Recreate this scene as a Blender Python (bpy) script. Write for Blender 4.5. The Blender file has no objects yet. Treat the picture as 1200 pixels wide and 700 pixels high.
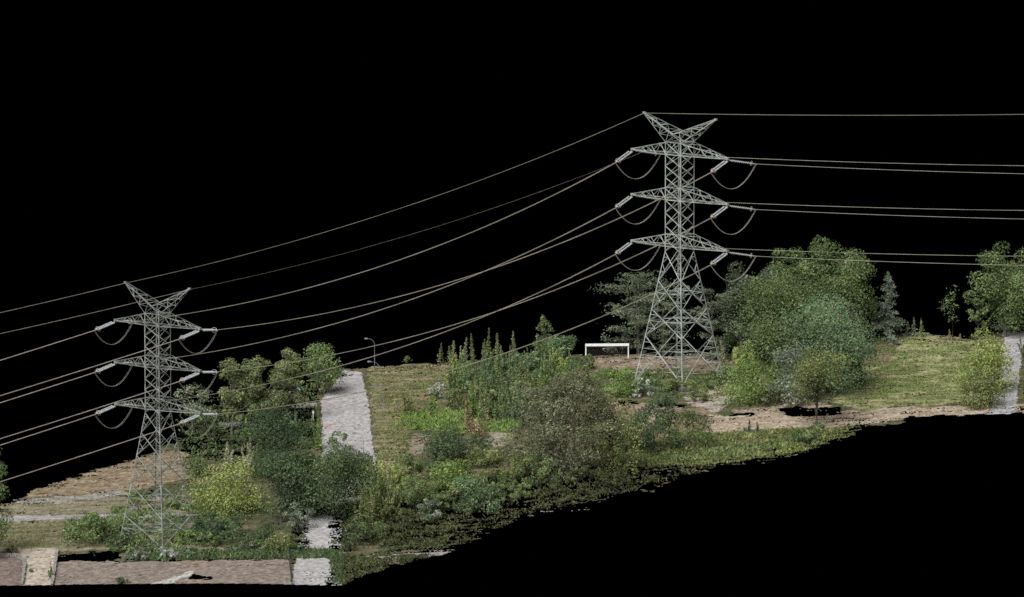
import bpy, math, random
import numpy as np
from mathutils import Vector, Matrix

# ------------------------------------------------------------------ camera, world, sun, exposure
sc = bpy.context.scene
COL = sc.collection
PITCH = math.radians(7.5)
DIST = 1500.0
FRAME_W = 165.0                       # metres across the frame at the middle of the place
cam_d = bpy.data.cameras.new('camera')
cam_d.sensor_width = 36.0
cam_d.lens = 36.0 * DIST / FRAME_W
cam_d.clip_start = 10.0
cam_d.clip_end = 6000.0
cam = bpy.data.objects.new('camera', cam_d)
cam.location = (0, -DIST * math.cos(PITCH), DIST * math.sin(PITCH))
cam.rotation_euler = (math.pi / 2 - PITCH, 0, 0)
COL.objects.link(cam)
sc.camera = cam

world = bpy.data.worlds.new('World')
sc.world = world
world.use_nodes = True
bg = world.node_tree.nodes['Background']
bg.inputs['Color'].default_value = (0, 0, 0, 1)      # the photograph's sky is plain black
bg.inputs['Strength'].default_value = 0.0

sun_d = bpy.data.lights.new('sun', 'SUN')
sun_d.energy = 5.0
sun_d.angle = math.radians(42)                      # soft, overcast
sun_d.color = (1.0, 0.985, 0.96)
sun = bpy.data.objects.new('sun', sun_d)
sun.rotation_euler = (math.radians(48), math.radians(0), math.radians(-24))
COL.objects.link(sun)

sc.view_settings.view_transform = 'Standard'
sc.view_settings.look = 'None'
sc.view_settings.exposure = 0.12
sc.view_settings.gamma = 1.0
sc.view_settings.use_curve_mapping = False
sc.render.engine = 'CYCLES'
sc.cycles.use_denoising = False
sc.cycles.max_bounces = 4
sc.cycles.diffuse_bounces = 2
sc.cycles.transmission_bounces = 2

# ------------------------------------------------------------------ noise, terrain, layout helpers
rng = np.random.default_rng(7)
random.seed(7)

def _hash(ix, iy, seed):
    h = (ix.astype(np.int64) * 374761393 + iy.astype(np.int64) * 668265263 + seed * 2147483647) & 0xFFFFFFFF
    h = ((h ^ (h >> 13)) * 1274126177) & 0xFFFFFFFF
    return ((h ^ (h >> 16)) & 0xFFFF) / 65535.0

def vnoise(x, y, seed=0):
    x = np.asarray(x, float); y = np.asarray(y, float)
    ix = np.floor(x); iy = np.floor(y)
    fx = x - ix; fy = y - iy
    fx = fx * fx * (3 - 2 * fx); fy = fy * fy * (3 - 2 * fy)
    a = _hash(ix, iy, seed); b = _hash(ix + 1, iy, seed)
    c = _hash(ix, iy + 1, seed); d = _hash(ix + 1, iy + 1, seed)
    return (a * (1 - fx) + b * fx) * (1 - fy) + (c * (1 - fx) + d * fx) * fy

def fbm(x, y, seed=0, octv=3):
    s = 0.0; amp = 0.5; tot = 0.0
    for o in range(octv):
        s = s + amp * vnoise(np.asarray(x) * 2 ** o, np.asarray(y) * 2 ** o, seed + o * 17); tot += amp; amp *= 0.5
    return s / tot

def terrain(x, y):
    x = np.asarray(x, float); y = np.asarray(y, float)
    z = -25.0 + 0.05 * x + 0.06 * y
    z = z + 0.9 * (fbm(x / 26, y / 34, 3, 2) - 0.5)
    z = z + 1.6 * np.exp(-(((x - 63) / 14) ** 2 + ((y - 76) / 16) ** 2))      # grassy mound
    return z

CP, SP = math.cos(PITCH), math.sin(PITCH)
CAM = np.array([0, -DIST * CP, DIST * SP])
PXF = 1200.0 * DIST / FRAME_W

def ray(px, py):
    a = (px - 600.0) / PXF; b = (350.0 - py) / PXF
    d = np.array([a, CP + b * SP, -SP + b * CP])
    return d

def ground_at(px, py):
    """the spot on the terrain seen at (px, py) of the 1200 x 700 survey picture"""
    d = ray(px, py)
    t = DIST
    lo, hi = DIST - 400, DIST + 400
    for _ in range(48):
        t = 0.5 * (lo + hi)
        p = CAM + d * t
        if p[2] > terrain(p[0], p[1]):
            lo = t
        else:
            hi = t
    p = CAM + d * t
    return Vector((p[0], p[1], float(terrain(p[0], p[1]))))

def px_per_m(p):
    dep = (p[1] - CAM[1]) * CP - (p[2] - CAM[2]) * SP
    return PXF / dep

def world_poly(pts):
    return np.array([ground_at(*p)[:2] for p in pts])

def inside(poly, x, y):
    x = np.asarray(x); y = np.asarray(y)
    res = np.zeros(x.shape, bool)
    n = len(poly); j = n - 1
    for i in range(n):
        xi, yi = poly[i]; xj, yj = poly[j]
        if yi != yj:
            c = ((yi > y) != (yj > y)) & (x < (xj - xi) * (y - yi) / (yj - yi) + xi)
            res ^= c
        j = i
    return res

# ------------------------------------------------------------------ object helpers
def tag(o, label=None, cat=None, group=None, kind=None):
    if label: o['label'] = label
    if cat: o['category'] = cat
    if group: o['group'] = group
    if kind: o['kind'] = kind
    return o

def empty(name, loc, rz=0.0):
    o = bpy.data.objects.new(name, None)
    o.empty_display_size = 0.5
    o.location = loc; o.rotation_euler = (0, 0, rz)
    COL.objects.link(o)
    return o

def mesh_np(name, V, F, mat, parent=None, colors=None, smooth=False):
    """V (n,3), F (m,k) with k = 3 or 4"""
    V = np.ascontiguousarray(V, dtype=np.float32); F = np.ascontiguousarray(F, dtype=np.int32)
    k = F.shape[1]
    me = bpy.data.meshes.new(name)
    me.vertices.add(len(V)); me.vertices.foreach_set('co', V.ravel())
    me.loops.add(F.size); me.loops.foreach_set('vertex_index', F.ravel())
    me.polygons.add(len(F))
    me.polygons.foreach_set('loop_start', np.arange(0, F.size, k, dtype=np.int32))
    me.update(calc_edges=True)
    if smooth:
        me.polygons.foreach_set('use_smooth', np.ones(len(F), bool))
    if colors is not None:
        at = me.color_attributes.new('tint', 'FLOAT_COLOR', 'POINT')
        c4 = np.ones((len(V), 4), np.float32); c4[:, :3] = colors
        at.data.foreach_set('color', c4.ravel())
    me.materials.append(mat)
    o = bpy.data.objects.new(name, me)
    COL.objects.link(o)
    if parent: o.parent = parent
    return o

class MB:
    """collects simple solids into one mesh"""
    def __init__(self): self.v = []; self.f = []
    def box(self, c, s, R=None):
        b = len(self.v); R = R or Matrix.Identity(3)
        for dx, dy, dz in ((-1,-1,-1),(1,-1,-1),(1,1,-1),(-1,1,-1),(-1,-1,1),(1,-1,1),(1,1,1),(-1,1,1)):
            self.v.append(tuple(Vector(c) + R @ Vector((dx*s[0]/2, dy*s[1]/2, dz*s[2]/2))))
        for q in ((0,3,2,1),(4,5,6,7),(0,1,5,4),(1,2,6,5),(2,3,7,6),(3,0,4,7)):
            self.f.append(tuple(b+i for i in q))
        return self
    def tube(self, pts, rad, n=5, cap=True):
        pts = [Vector(p) for p in pts]
        if not isinstance(rad, (list, tuple)): rad = [rad]*len(pts)
        b = len(self.v)
        for i, p in enumerate(pts):
            d = (pts[min(i+1, len(pts)-1)] - pts[max(i-1, 0)]).normalized()
            u = d.cross(Vector((0,0,1)))
            if u.length < 1e-3: u = d.cross(Vector((1,0,0)))
            u.normalize(); w = u.cross(d)
            for k in range(n):
                a = 2*math.pi*k/n
                self.v.append(tuple(p + (u*math.cos(a) + w*math.sin(a))*rad[i]))
        for i in range(len(pts)-1):
            for k in range(n):
                k2 = (k+1) % n
                self.f.append((b+i*n+k, b+i*n+k2, b+(i+1)*n+k2, b+(i+1)*n+k))
        if cap:
            self.f.append(tuple(b+k for k in range(n)))
            self.f.append(tuple(b+(len(pts)-1)*n+k for k in reversed(range(n))))
        return self
    def angle(self, a, b_, w, out):
        """an L-section steel member from a to b_, flange width w, heel towards out"""
        a = Vector(a); b_ = Vector(b_); d = (b_-a).normalized()
        o = Vector(out); o = o - d*o.dot(d)
        if o.length < 1e-4: o = d.orthogonal()
        o.normalize(); s = d.cross(o)
        e1 = (-o + s).normalized(); e2 = (-o - s).normalized(); t = w*0.16
        prof = [Vector((0,0,0)), e1*w, e1*w + e2*t, e1*t + e2*t, e2*w + e1*t, e2*w]
        base = len(self.v)
        for q in (a, b_):
            for p in prof: self.v.append(tuple(q + o*w*0.35 + p))
        for k in range(6):
            k2 = (k+1) % 6
            self.f.append((base+k, base+k2, base+6+k2, base+6+k))
        self.f.append((base+3, base+2, base+1, base)); self.f.append((base+5, base+4, base+3, base))
        self.f.append((base+6, base+7, base+8, base+9)); self.f.append((base+6, base+9, base+10, base+11))
        return self
    def prism(self, poly, y0, y1):
        """poly of (x, z) extruded from y0 to y1"""
        b = len(self.v); n = len(poly)
        for y in (y0, y1):
            for x, z in poly: self.v.append((x, y, z))
        for k in range(n):
            k2 = (k+1) % n
            self.f.append((b+k, b+k2, b+n+k2, b+n+k))
        self.f.append(tuple(b+k for k in reversed(range(n)))); self.f.append(tuple(b+n+k for k in range(n)))
        return self
    def build(self, name, mat, parent=None, smooth=False):
        me = bpy.data.meshes.new(name); me.from_pydata(self.v, [], self.f); me.update()
        if smooth: me.polygons.foreach_set('use_smooth', [True]*len(me.polygons))
        me.materials.append(mat)
        o = bpy.data.objects.new(name, me); COL.objects.link(o)
        if parent: o.parent = parent
        return o

# ------------------------------------------------------------------ materials
def mat_noise(name, c1, c2, scale=3.0, rough=0.8, metallic=0.0, stretch=(1,1,1), detail=4.0, bump=0.0):
    m = bpy.data.materials.new(name); m.use_nodes = True
    nt = m.node_tree; bs = nt.nodes['Principled BSDF']
    tc = nt.nodes.new('ShaderNodeTexCoord'); mp = nt.nodes.new('ShaderNodeMapping')
    mp.inputs['Scale'].default_value = stretch
    no = nt.nodes.new('ShaderNodeTexNoise'); no.inputs['Scale'].default_value = scale; no.inputs['Detail'].default_value = detail
    cr = nt.nodes.new('ShaderNodeValToRGB')
    cr.color_ramp.elements[0].position = 0.32; cr.color_ramp.elements[0].color = (*c1, 1)
    cr.color_ramp.elements[1].position = 0.68; cr.color_ramp.elements[1].color = (*c2, 1)
    nt.links.new(tc.outputs['Object'], mp.inputs['Vector']); nt.links.new(mp.outputs['Vector'], no.inputs['Vector'])
    nt.links.new(no.outputs['Fac'], cr.inputs['Fac']); nt.links.new(cr.outputs['Color'], bs.inputs['Base Color'])
    bs.inputs['Roughness'].default_value = rough; bs.inputs['Metallic'].default_value = metallic
    if bump:
        bp = nt.nodes.new('ShaderNodeBump'); bp.inputs['Strength'].default_value = bump; bp.inputs['Distance'].default_value = 0.1
        nt.links.new(no.outputs['Fac'], bp.inputs['Height']); nt.links.new(bp.outputs['Normal'], bs.inputs['Normal'])
    return m

def mat_tint(name, grain_scale=(2.2, 1.0, 2.2), lo=0.72, hi=1.28, trans=0.0, rough=0.9):
    """the colour each blade, leaf or patch of soil has, with a fine procedural grain"""
    m = bpy.data.materials.new(name); m.use_nodes = True
    nt = m.node_tree; bs = nt.nodes['Principled BSDF']; out = nt.nodes['Material Output']
    ca = nt.nodes.new('ShaderNodeVertexColor'); ca.layer_name = 'tint'
    tc = nt.nodes.new('ShaderNodeTexCoord'); mp = nt.nodes.new('ShaderNodeMapping'); mp.inputs['Scale'].default_value = grain_scale
    no = nt.nodes.new('ShaderNodeTexNoise'); no.inputs['Scale'].default_value = 1.0; no.inputs['Detail'].default_value = 3
    mr = nt.nodes.new('ShaderNodeMapRange')
    mr.inputs['From Min'].default_value = 0.3; mr.inputs['From Max'].default_value = 0.7
    mr.inputs['To Min'].default_value = lo; mr.inputs['To Max'].default_value = hi
    mx = nt.nodes.new('ShaderNodeVectorMath'); mx.operation = 'SCALE'
    L = nt.links.new
    L(tc.outputs['Object'], mp.inputs['Vector']); L(mp.outputs['Vector'], no.inputs['Vector']); L(no.outputs['Fac'], mr.inputs['Value'])
    L(ca.outputs['Color'], mx.inputs[0]); L(mr.outputs['Result'], mx.inputs['Scale'])
    L(mx.outputs['Vector'], bs.inputs['Base Color'])
    bs.inputs['Roughness'].default_value = rough; bs.inputs['Specular IOR Level'].default_value = 0.15
    if trans:
        tr = nt.nodes.new('ShaderNodeBsdfTranslucent'); L(mx.outputs['Vector'], tr.inputs['Color'])
        ms = nt.nodes.new('ShaderNodeMixShader'); ms.inputs['Fac'].default_value = trans
        L(bs.outputs['BSDF'], ms.inputs[1]); L(tr.outputs['BSDF'], ms.inputs[2]); L(ms.outputs['Shader'], out.inputs['Surface'])
    return m

M = {}
M['leaf'] = mat_tint('leaf', (0.9, 0.9, 0.9), 0.8, 1.2, trans=0.3)
M['soil'] = mat_tint('soil', (1.6, 0.9, 1.6), 0.7, 1.3)
M['bark'] = mat_noise('bark', (0.035, 0.03, 0.025), (0.10, 0.09, 0.075), 4)
M['palebark'] = mat_noise('palebark', (0.07, 0.07, 0.06), (0.20, 0.19, 0.17), 3)
M['steel'] = mat_noise('steel', (0.15, 0.17, 0.155), (0.40, 0.435, 0.405), 0.9, rough=0.6, metallic=0.0)
M['steel_old'] = mat_noise('steel_old', (0.09, 0.10, 0.09), (0.31, 0.335, 0.31), 0.9, rough=0.7)
M['glass'] = mat_noise('insulator_glass', (0.24, 0.27, 0.28), (0.42, 0.46, 0.46), 3, rough=0.45)
M['fitting'] = mat_noise('fitting', (0.28, 0.22, 0.18), (0.48, 0.40, 0.35), 3)
M['wire_brown'] = mat_noise('wire_brown', (0.28, 0.23, 0.19), (0.46, 0.40, 0.35), 0.5)
M['wire_olive'] = mat_noise('wire_olive', (0.26, 0.26, 0.15), (0.50, 0.46, 0.36), 0.12)
M['wire_grey'] = mat_noise('wire_grey', (0.25, 0.27, 0.18), (0.46, 0.43, 0.38), 0.2)
M['jumper'] = mat_noise('jumper', (0.28, 0.27, 0.23), (0.44, 0.42, 0.36), 0.8)
M['white'] = mat_noise('white_paint', (0.62, 0.62, 0.62), (0.8, 0.8, 0.8), 3)
M['net'] = mat_noise('net_cord', (0.10, 0.10, 0.10), (0.20, 0.20, 0.19), 3)
M['lamp'] = mat_noise('galvanised', (0.10, 0.105, 0.115), (0.22, 0.23, 0.25), 2)
M['concrete'] = mat_noise('concrete', (0.20, 0.20, 0.19), (0.36, 0.35, 0.34), 1.2, bump=0.3)
M['stone'] = mat_noise('stone', (0.17, 0.17, 0.15), (0.36, 0.35, 0.32), 1.6, bump=0.4)
M['darkmetal'] = mat_noise('dark_metal', (0.02, 0.025, 0.022), (0.06, 0.07, 0.065), 2)
M['timber'] = mat_noise('timber', (0.16, 0.11, 0.09), (0.30, 0.23, 0.19), 2)
M['teal'] = mat_noise('pale_teal', (0.20, 0.27, 0.26), (0.34, 0.42, 0.40), 2)
M['shedwall'] = mat_noise('shed_wall', (0.08, 0.08, 0.08), (0.16, 0.16, 0.15), 2)
M['carpaint'] = mat_noise('grey_car_paint', (0.16, 0.16, 0.18), (0.22, 0.22, 0.25), 2, rough=0.3)
M['carglass'] = mat_noise('dark_glass', (0.02, 0.02, 0.03), (0.05, 0.05, 0.06), 2, rough=0.1)
M['tyre'] = mat_noise('tyre_rubber', (0.015, 0.015, 0.015), (0.03, 0.03, 0.03), 4)

# ------------------------------------------------------------------ the ground, in zones
BORDER = [(-45,686),(400,686),(408,682),(440,668),(520,650),(535,644),(600,612),(625,604),(690,597),(722,582),
          (765,578),(792,560),(850,546),(900,541),(950,528),(966,521),(1002,510),(1012,500),(1050,497),(1062,489),(1200,484),(1245,482),
          (1245,378),(1200,382),(1180,384),(1142,397),(1110,395),(1060,390),(1030,396),(1005,399),(960,400),(880,412),(850,414),
          (690,417),(600,420),(520,424),(440,431),(400,434),(375,442),(330,455),(235,470),(208,518),(160,538),(110,552),(75,563),(40,576),(-5,596),(-45,604)]
# structures lying in the ground sheet: name, outline, colour a, colour b
STRUCT = [
 ('road', [(341,687),(400,687),(404,650),(424,600),(440,540),(437,527),(433,480),(424,436),(402,434),(376,470),(378,525),(366,590),(348,645)], (.38,.37,.37), (.46,.45,.455)),
 ('footpath', [(1158,488),(1190,486),(1196,430),(1200,400),(1206,386),(1176,386),(1177,404),(1172,440)], (.32,.31,.32), (.46,.45,.46)),
 ('concrete_path', [(-45,609),(75,603.5),(150,602.5),(232,600),(232,604),(150,607),(75,609),(-45,615)], (.30,.29,.28), (.42,.41,.40)),
 ('dirt_track', [(20,641),(66,643),(64,660),(60,687),(26,687),(29,662)], (.40,.34,.27), (.52,.46,.39)),
 ('yard', [(64,657),(200,657),(341,656),(341,687),(60,687)], (.20,.165,.14), (.31,.26,.225)),
 ('yard', [(-45,653),(20,652),(27,660),(25,687),(-45,687)], (.17,.13,.11), (.25,.20,.18)),
 ('pavement', [(425,650),(470,648),(530,643),(534,646),(520,651),(440,656)], (.24,.22,.21), (.36,.34,.32)),
 ('pavement', [(600,606),(625,600),(692,596),(680,600),(650,604),(600,608)], (.28,.26,.24), (.44,.42,.38)),
 ('pavement', [(1122,389),(1150,386),(1150,389),(1122,392)], (.22,.22,.24), (.3,.3,.32)),
]
# colours of soil and turf: outline, colour a, colour b, blend scale (x, y) in m
SOIL = [
 ([(-45,600),(75,563),(160,538),(215,526),(232,560),(150,576),(-45,588)], (.20,.155,.105), (.32,.26,.175), (1.2,.7)),        # dry tilled slope
 ([(-45,586),(60,584),(140,574),(150,579),(70,590),(-45,594)], (.22,.21,.18), (.34,.33,.29), (1.0,.6)),                   # pale rubble line
 ([(-45,592),(70,590),(150,580),(235,585),(235,600),(75,604),(-45,609)], (.16,.15,.095), (.27,.24,.165), (2.5,1.0)),       # dry grass
 ([(-45,613),(75,609),(235,604),(240,640),(340,648),(66,645),(-45,645)], (.19,.175,.105), (.27,.24,.165), (3.0,1.4)),      # khaki lawn
 ([(432,430),(470,428),(480,500),(470,560),(440,560),(438,500)], (.15,.16,.075), (.30,.25,.155), (2.0,.6)),
 ([(440,430),(560,424),(560,452),(520,470),(450,482)], (.12,.12,.065), (.31,.25,.16), (3.0,.6)),
 ([(466,492),(490,486),(525,484),(610,494),(605,509),(540,506),(480,503)], (.15,.23,.035), (.26,.33,.08), (3.0,1.2)),                # lush grass
 ([(484,510),(505,508),(500,530),(480,535)], (.22,.19,.13), (.32,.28,.20), (2,1)),
 ([(575,500),(600,505),(592,525),(570,520)], (.26,.24,.18), (.36,.33,.26), (2,1)),
 ([(680,416),(860,412),(865,432),(800,440),(700,436)], (.22,.175,.125), (.34,.28,.205), (2.0,.8)),                           # brown earth by the goal
 ([(690,472),(775,472),(830,482),(830,508),(750,514),(700,500)], (.28,.225,.165), (.40,.335,.26), (2,.7)),
 ([(705,474),(760,474),(750,492),(715,492)], (.27,.19,.14), (.34,.26,.20), (2,1)),
 ([(775,478),(840,478),(850,510),(760,515)], (.19,.14,.10), (.27,.20,.15), (2,1)),
 ([(800,458),(862,458),(866,470),(838,482),(806,472)], (.30,.25,.21), (.42,.38,.34), (2,.8)),
 ([(830,486),(960,481),(1100,476),(1220,474),(1220,486),(1050,492),(985,500),(930,502),(830,508)], (.31,.25,.18), (.44,.37,.285), (2.6,.7)),  # trodden strip
 ([(860,436),(960,470),(985,478),(860,486)], (.26,.215,.15), (.36,.30,.225), (2,.8)),
 ([(1005,400),(1060,388),(1145,396),(1145,470),(1010,480),(980,470)], (.19,.225,.085), (.34,.31,.18), (4.0,1.6)),      # meadow
 ([(1010,402),(1060,402),(1040,424),(1005,430)], (.15,.12,.08), (.20,.16,.11), (2,1)),
 ([(800,506),(960,500),(1010,496),(1000,512),(950,530),(780,548)], (.07,.10,.03), (.17,.16,.08), (2.4,.6)),
 ([(158,687),(185,681.5),(206,676),(225,668.5),(234,668),(224,675),(206,682),(190,687)], (.40,.39,.38), (.55,.54,.52), (2,1)),                    # pale drag mark in the yard
]
# gaps where nothing was recorded, and how sparse the ground is there
GAPS = [([(68,649),(138,648),(138,659),(66,658)], .96), ([(150,652),(335,649),(335,656),(150,657)], .55),
        ([(912,478),(985,477),(985,486),(925,488)], .88), ([(856,484),(886,483),(886,487),(856,488)], .95),
        ([(726,470),(746,470),(746,475),(726,475)], .95), ([(768,473),(802,473),(802,477),(768,477)], .9),
        ([(205,470),(370,445),(372,520),(250,540),(210,530)], .72), ([(341,644),(402,646),(402,654),(341,652)], .5), ([(346,596),(364,596),(357,652),(341,652)], .62), ([(386,596),(428,596),(410,650),(384,650)], .62), ([(341,655),(402,655),(402,690),(341,690)], .24), ([(386,655),(404,655),(404,690),(384,690)], .6),
        ([(400,592),(560,560),(700,545),(860,547),(800,566),(700,600),(560,640),(400,640)], .74),
        ([(560,606),(598,602),(598,612),(565,622)], .97), ([(545,598),(585,594),(590,602),(548,606)], .9),
        ([(640,580),(780,560),(800,570),(700,597),(640,597)], .75), ([(400,655),(520,652),(440,672),(400,690)], .6),
        ([(960,505),(1060,492),(1062,500),(1000,515),(960,525)], .3), ([(570,575),(640,572),(640,582),(570,585)], .6),
        ([(226,674),(246,674),(246,679),(226,679)], .97), ([(395,600),(520,598),(520,640),(400,640)], .62)]

GX = np.arange(-93, 93.01, 0.22); GY = np.arange(-118, 122, 0.4)
nx, ny = len(GX), len(GY)
XX, YY = np.meshgrid(GX, GY)
ZZ = terrain(XX, YY)
pv = np.zeros(XX.shape, bool)
for _n, poly, _a, _b in STRUCT:
    pv |= inside(world_poly(poly), XX, YY)
ZZ = ZZ + np.where(pv, 0.07, 1.0) * (0.13 * (fbm(XX / 1.3, YY / 1.0, 41, 3) - 0.5) * 2 * 0.6 + 0.10 * (vnoise(XX / 3.0, YY / 0.7, 42) - 0.5))
CX = 0.5 * (XX[:-1, :-1] + XX[1:, 1:]); CY = 0.5 * (YY[:-1, :-1] + YY[1:, 1:])
jx = CX + 2.4 * (fbm(CX / 2.2, CY / 1.6, 5, 3) - 0.5); jy = CY + 5.0 * (fbm(CX / 2.6, CY / 1.8, 6, 3) - 0.5)
bx_, by_ = world_poly([(0, 680)])[0]
soft = np.clip((CY - by_ - 2) / 6, 0, 1)
bpoly = world_poly(BORDER)
keep = inside(bpoly, CX * (1 - soft) + jx * soft, CY * (1 - soft) + jy * soft)
hole = np.full(CX.shape, 0.17)
streak = fbm(CX / 2.6, CY / 0.75, 9, 3)
for poly, p in GAPS:
    w = world_poly(poly); ins = inside(w, jx, jy)
    hole = np.where(ins, np.maximum(hole, p), hole)
# thinner towards the rim of the survey
paved = np.zeros(CX.shape, bool)
for _n, poly, _a, _b in STRUCT:
    paved |= inside(world_poly(poly), CX, CY)
hole = np.where(paved & (hole < .3), 0.06, hole)
rim = ~inside(bpoly, jx, jy + 5.0) | ~inside(bpoly, jx, jy - 5.0)
hole = np.where(rim & (soft > .5), np.maximum(hole, 0.30), hole)
front = np.clip((CX + 30) / 6, 0, 1) * np.clip((62 - CX) / 6, 0, 1)
for off, p in ((16, .40), (11, .50), (7, .58), (3.5, .68)):
    hole = np.where(~inside(bpoly, jx, jy - off) & (soft > .5), np.maximum(hole, p * front), hole)
keep &= (0.55 * np.clip((streak - 0.28) / 0.44, 0, 1) + 0.45 * rng.random(CX.shape)) > hole
zone = np.zeros(CX.shape, int)
col = np.zeros(CX.shape + (3,))
n1 = np.clip((fbm(CX / 4.5, CY / 2.2, 21, 3) - 0.33) / 0.34, 0, 1)[..., None]
base_a = np.array((.075, .09, .04)); base_b = np.array((.15, .13, .08))
col[:] = base_a * (1 - n1) + base_b * n1
def blend(mask, a, b, sc_, seed):
    n = np.clip((fbm(CX / sc_[0], CY / sc_[1], seed, 3) - 0.3) / 0.4, 0, 1)[..., None]
    c = np.array(a) * (1 - n) + np.array(b) * n
    col[mask] = c[mask]
for i, (poly, a, b, s_) in enumerate(SOIL):
    blend(inside(world_poly(poly), jx, jy), a, b, s_, 60 + i)
zj_x = CX + 0.5 * (fbm(CX / 1.2, CY / 1.2, 15, 2) - 0.5); zj_y = CY + 0.7 * (fbm(CX / 1.2, CY / 1.2, 16, 2) - 0.5)
for i, (nm, poly, a, b) in enumerate(STRUCT):
    ins = inside(world_poly(poly), zj_x, zj_y)
    zone[ins] = i + 1
    blend(ins, a, b, (0.9, 0.5), 90 + i)
drag = inside(world_poly(SOIL[-1][0]), jx, zj_y)
blend(drag, SOIL[-1][1], SOIL[-1][2], (1.6, .6), 88)
for k_, pk_ in enumerate(([(376,470),(394,468),(394,474),(376,478)], [(379,496),(398,494),(396,502),(379,504)])):
    blend(inside(world_poly(pk_), jx, jy) & (zone == 1), (.40,.32,.32), (.46,.43,.43), (1.2, .8), 130 + k_)    # faded red paint
col *= 0.90 * (np.where(zone > 0, 0.88, 0.72) + np.where(zone > 0, 0.24, 0.56) * rng.random(CX.shape))[..., None]
IDX = np.arange(nx * ny).reshape(ny, nx)
def ground_piece(name, mask, zoff=0.0):
    r, c = np.nonzero(mask & keep)
    F = np.stack([IDX[r, c], IDX[r, c + 1], IDX[r + 1, c + 1], IDX[r + 1, c]], 1)
    P = np.stack([XX.ravel(), YY.ravel(), ZZ.ravel() + zoff], 1)
    used, inv = np.unique(F.ravel(), return_inverse=True)
    cc = np.zeros((len(used), 3)); cc[inv] = np.repeat(col[r, c], 4, axis=0)
    o = mesh_np(name, P[used], inv.reshape(-1, 4), M['soil'], colors=cc)
    return tag(o, kind='structure')
ground_piece('ground', zone == 0)
for i, s_ in enumerate(STRUCT):
    ground_piece(s_[0], zone == i + 1)

# ------------------------------------------------------------------ leaves, blades, plants
LEAVES = [0]
def quads(C, U, W):
    """rhombic leaves: centres C, half-length vectors U, half-width vectors W"""
    n = len(C)
    V = np.empty((n, 4, 3), np.float32)
    V[:, 0] = C - U; V[:, 1] = C + W * 1.0 - U * .1; V[:, 2] = C + U; V[:, 3] = C - W * 1.0 - U * .1
    F = np.arange(n * 4, dtype=np.int32).reshape(n, 4)
    LEAVES[0] += n
    return V.reshape(-1, 3), F

def unit(v): return v / np.maximum(np.linalg.norm(v, axis=-1, keepdims=True), 1e-6)

def leaf_axes(n, l, w, up=0.3, r=rng, along=None, face=None):
    nrm = unit(r.normal(size=(n, 3)) + np.array((0, -0.55, 0.75))) if face is None else unit(0.55 * r.normal(size=(n, 3)) + np.array((0, -0.15, 0.25)) + 1.0 * face)
    d = unit(r.normal(size=(n, 3)) + np.array((0, 0, up))) if along is None else unit(along + 0.5 * r.normal(size=(n, 3)))
    U = unit(d - nrm * np.sum(d * nrm, 1, keepdims=True)); W = np.cross(nrm, U)
    s = np.exp(r.normal(size=(n, 1)) * 0.3)
    return U * l * s, W * w * s

PAL = {   # leaf colours: dark, mid, light
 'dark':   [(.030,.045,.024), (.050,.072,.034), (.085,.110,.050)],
 'deep':   [(.028,.043,.026), (.046,.070,.038), (.080,.112,.058)],
 'blue':   [(.044,.068,.040), (.076,.112,.062), (.130,.180,.100)],
 'mid':    [(.048,.068,.030), (.080,.108,.046), (.135,.168,.078)],
 'fresh':  [(.062,.095,.026), (.102,.148,.042), (.160,.210,.074)],
 'olive':  [(.062,.074,.030), (.102,.115,.046), (.165,.175,.080)],
 'yellow': [(.095,.120,.040), (.165,.192,.064), (.260,.285,.112)],
 'grey':   [(.056,.068,.054), (.098,.114,.090), (.160,.180,.148)],
 'taupe':  [(.058,.060,.038), (.100,.102,.064), (.162,.160,.108)],
 'dark_olive': [(.022,.028,.013), (.045,.050,.023), (.085,.088,.042)],  # darkest leaf colours, for the front undergrowth and scrub
 'lime':   [(.115,.145,.045), (.195,.232,.078), (.295,.325,.130)],
 'pine':   [(.044,.055,.038), (.086,.102,.070), (.175,.195,.142)],
 'pale':   [(.130,.135,.085), (.220,.220,.140), (.320,.310,.220)],
 'tan':    [(.110,.085,.050), (.190,.150,.090), (.270,.220,.140)],
 'birch':  [(.058,.070,.032), (.098,.114,.056), (.165,.178,.094)],
 'silver': [(.110,.130,.105), (.190,.215,.180), (.290,.315,.270)],
}
GAIN = 1.75
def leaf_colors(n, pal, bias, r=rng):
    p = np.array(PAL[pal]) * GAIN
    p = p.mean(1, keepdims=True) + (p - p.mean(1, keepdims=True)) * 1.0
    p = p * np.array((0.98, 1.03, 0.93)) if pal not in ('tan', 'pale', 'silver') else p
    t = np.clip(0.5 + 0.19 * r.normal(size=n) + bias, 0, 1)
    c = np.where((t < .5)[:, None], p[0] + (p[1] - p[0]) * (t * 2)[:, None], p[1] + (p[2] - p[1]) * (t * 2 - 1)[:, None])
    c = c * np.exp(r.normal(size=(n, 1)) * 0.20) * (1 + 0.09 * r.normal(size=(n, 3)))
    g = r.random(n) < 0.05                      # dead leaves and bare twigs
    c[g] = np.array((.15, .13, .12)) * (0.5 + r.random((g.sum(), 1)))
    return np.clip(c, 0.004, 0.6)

def ball(n, r=rng):
    d = unit(r.normal(size=(n, 3)))
    return d * (r.random((n, 1)) ** (1 / 3))

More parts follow.
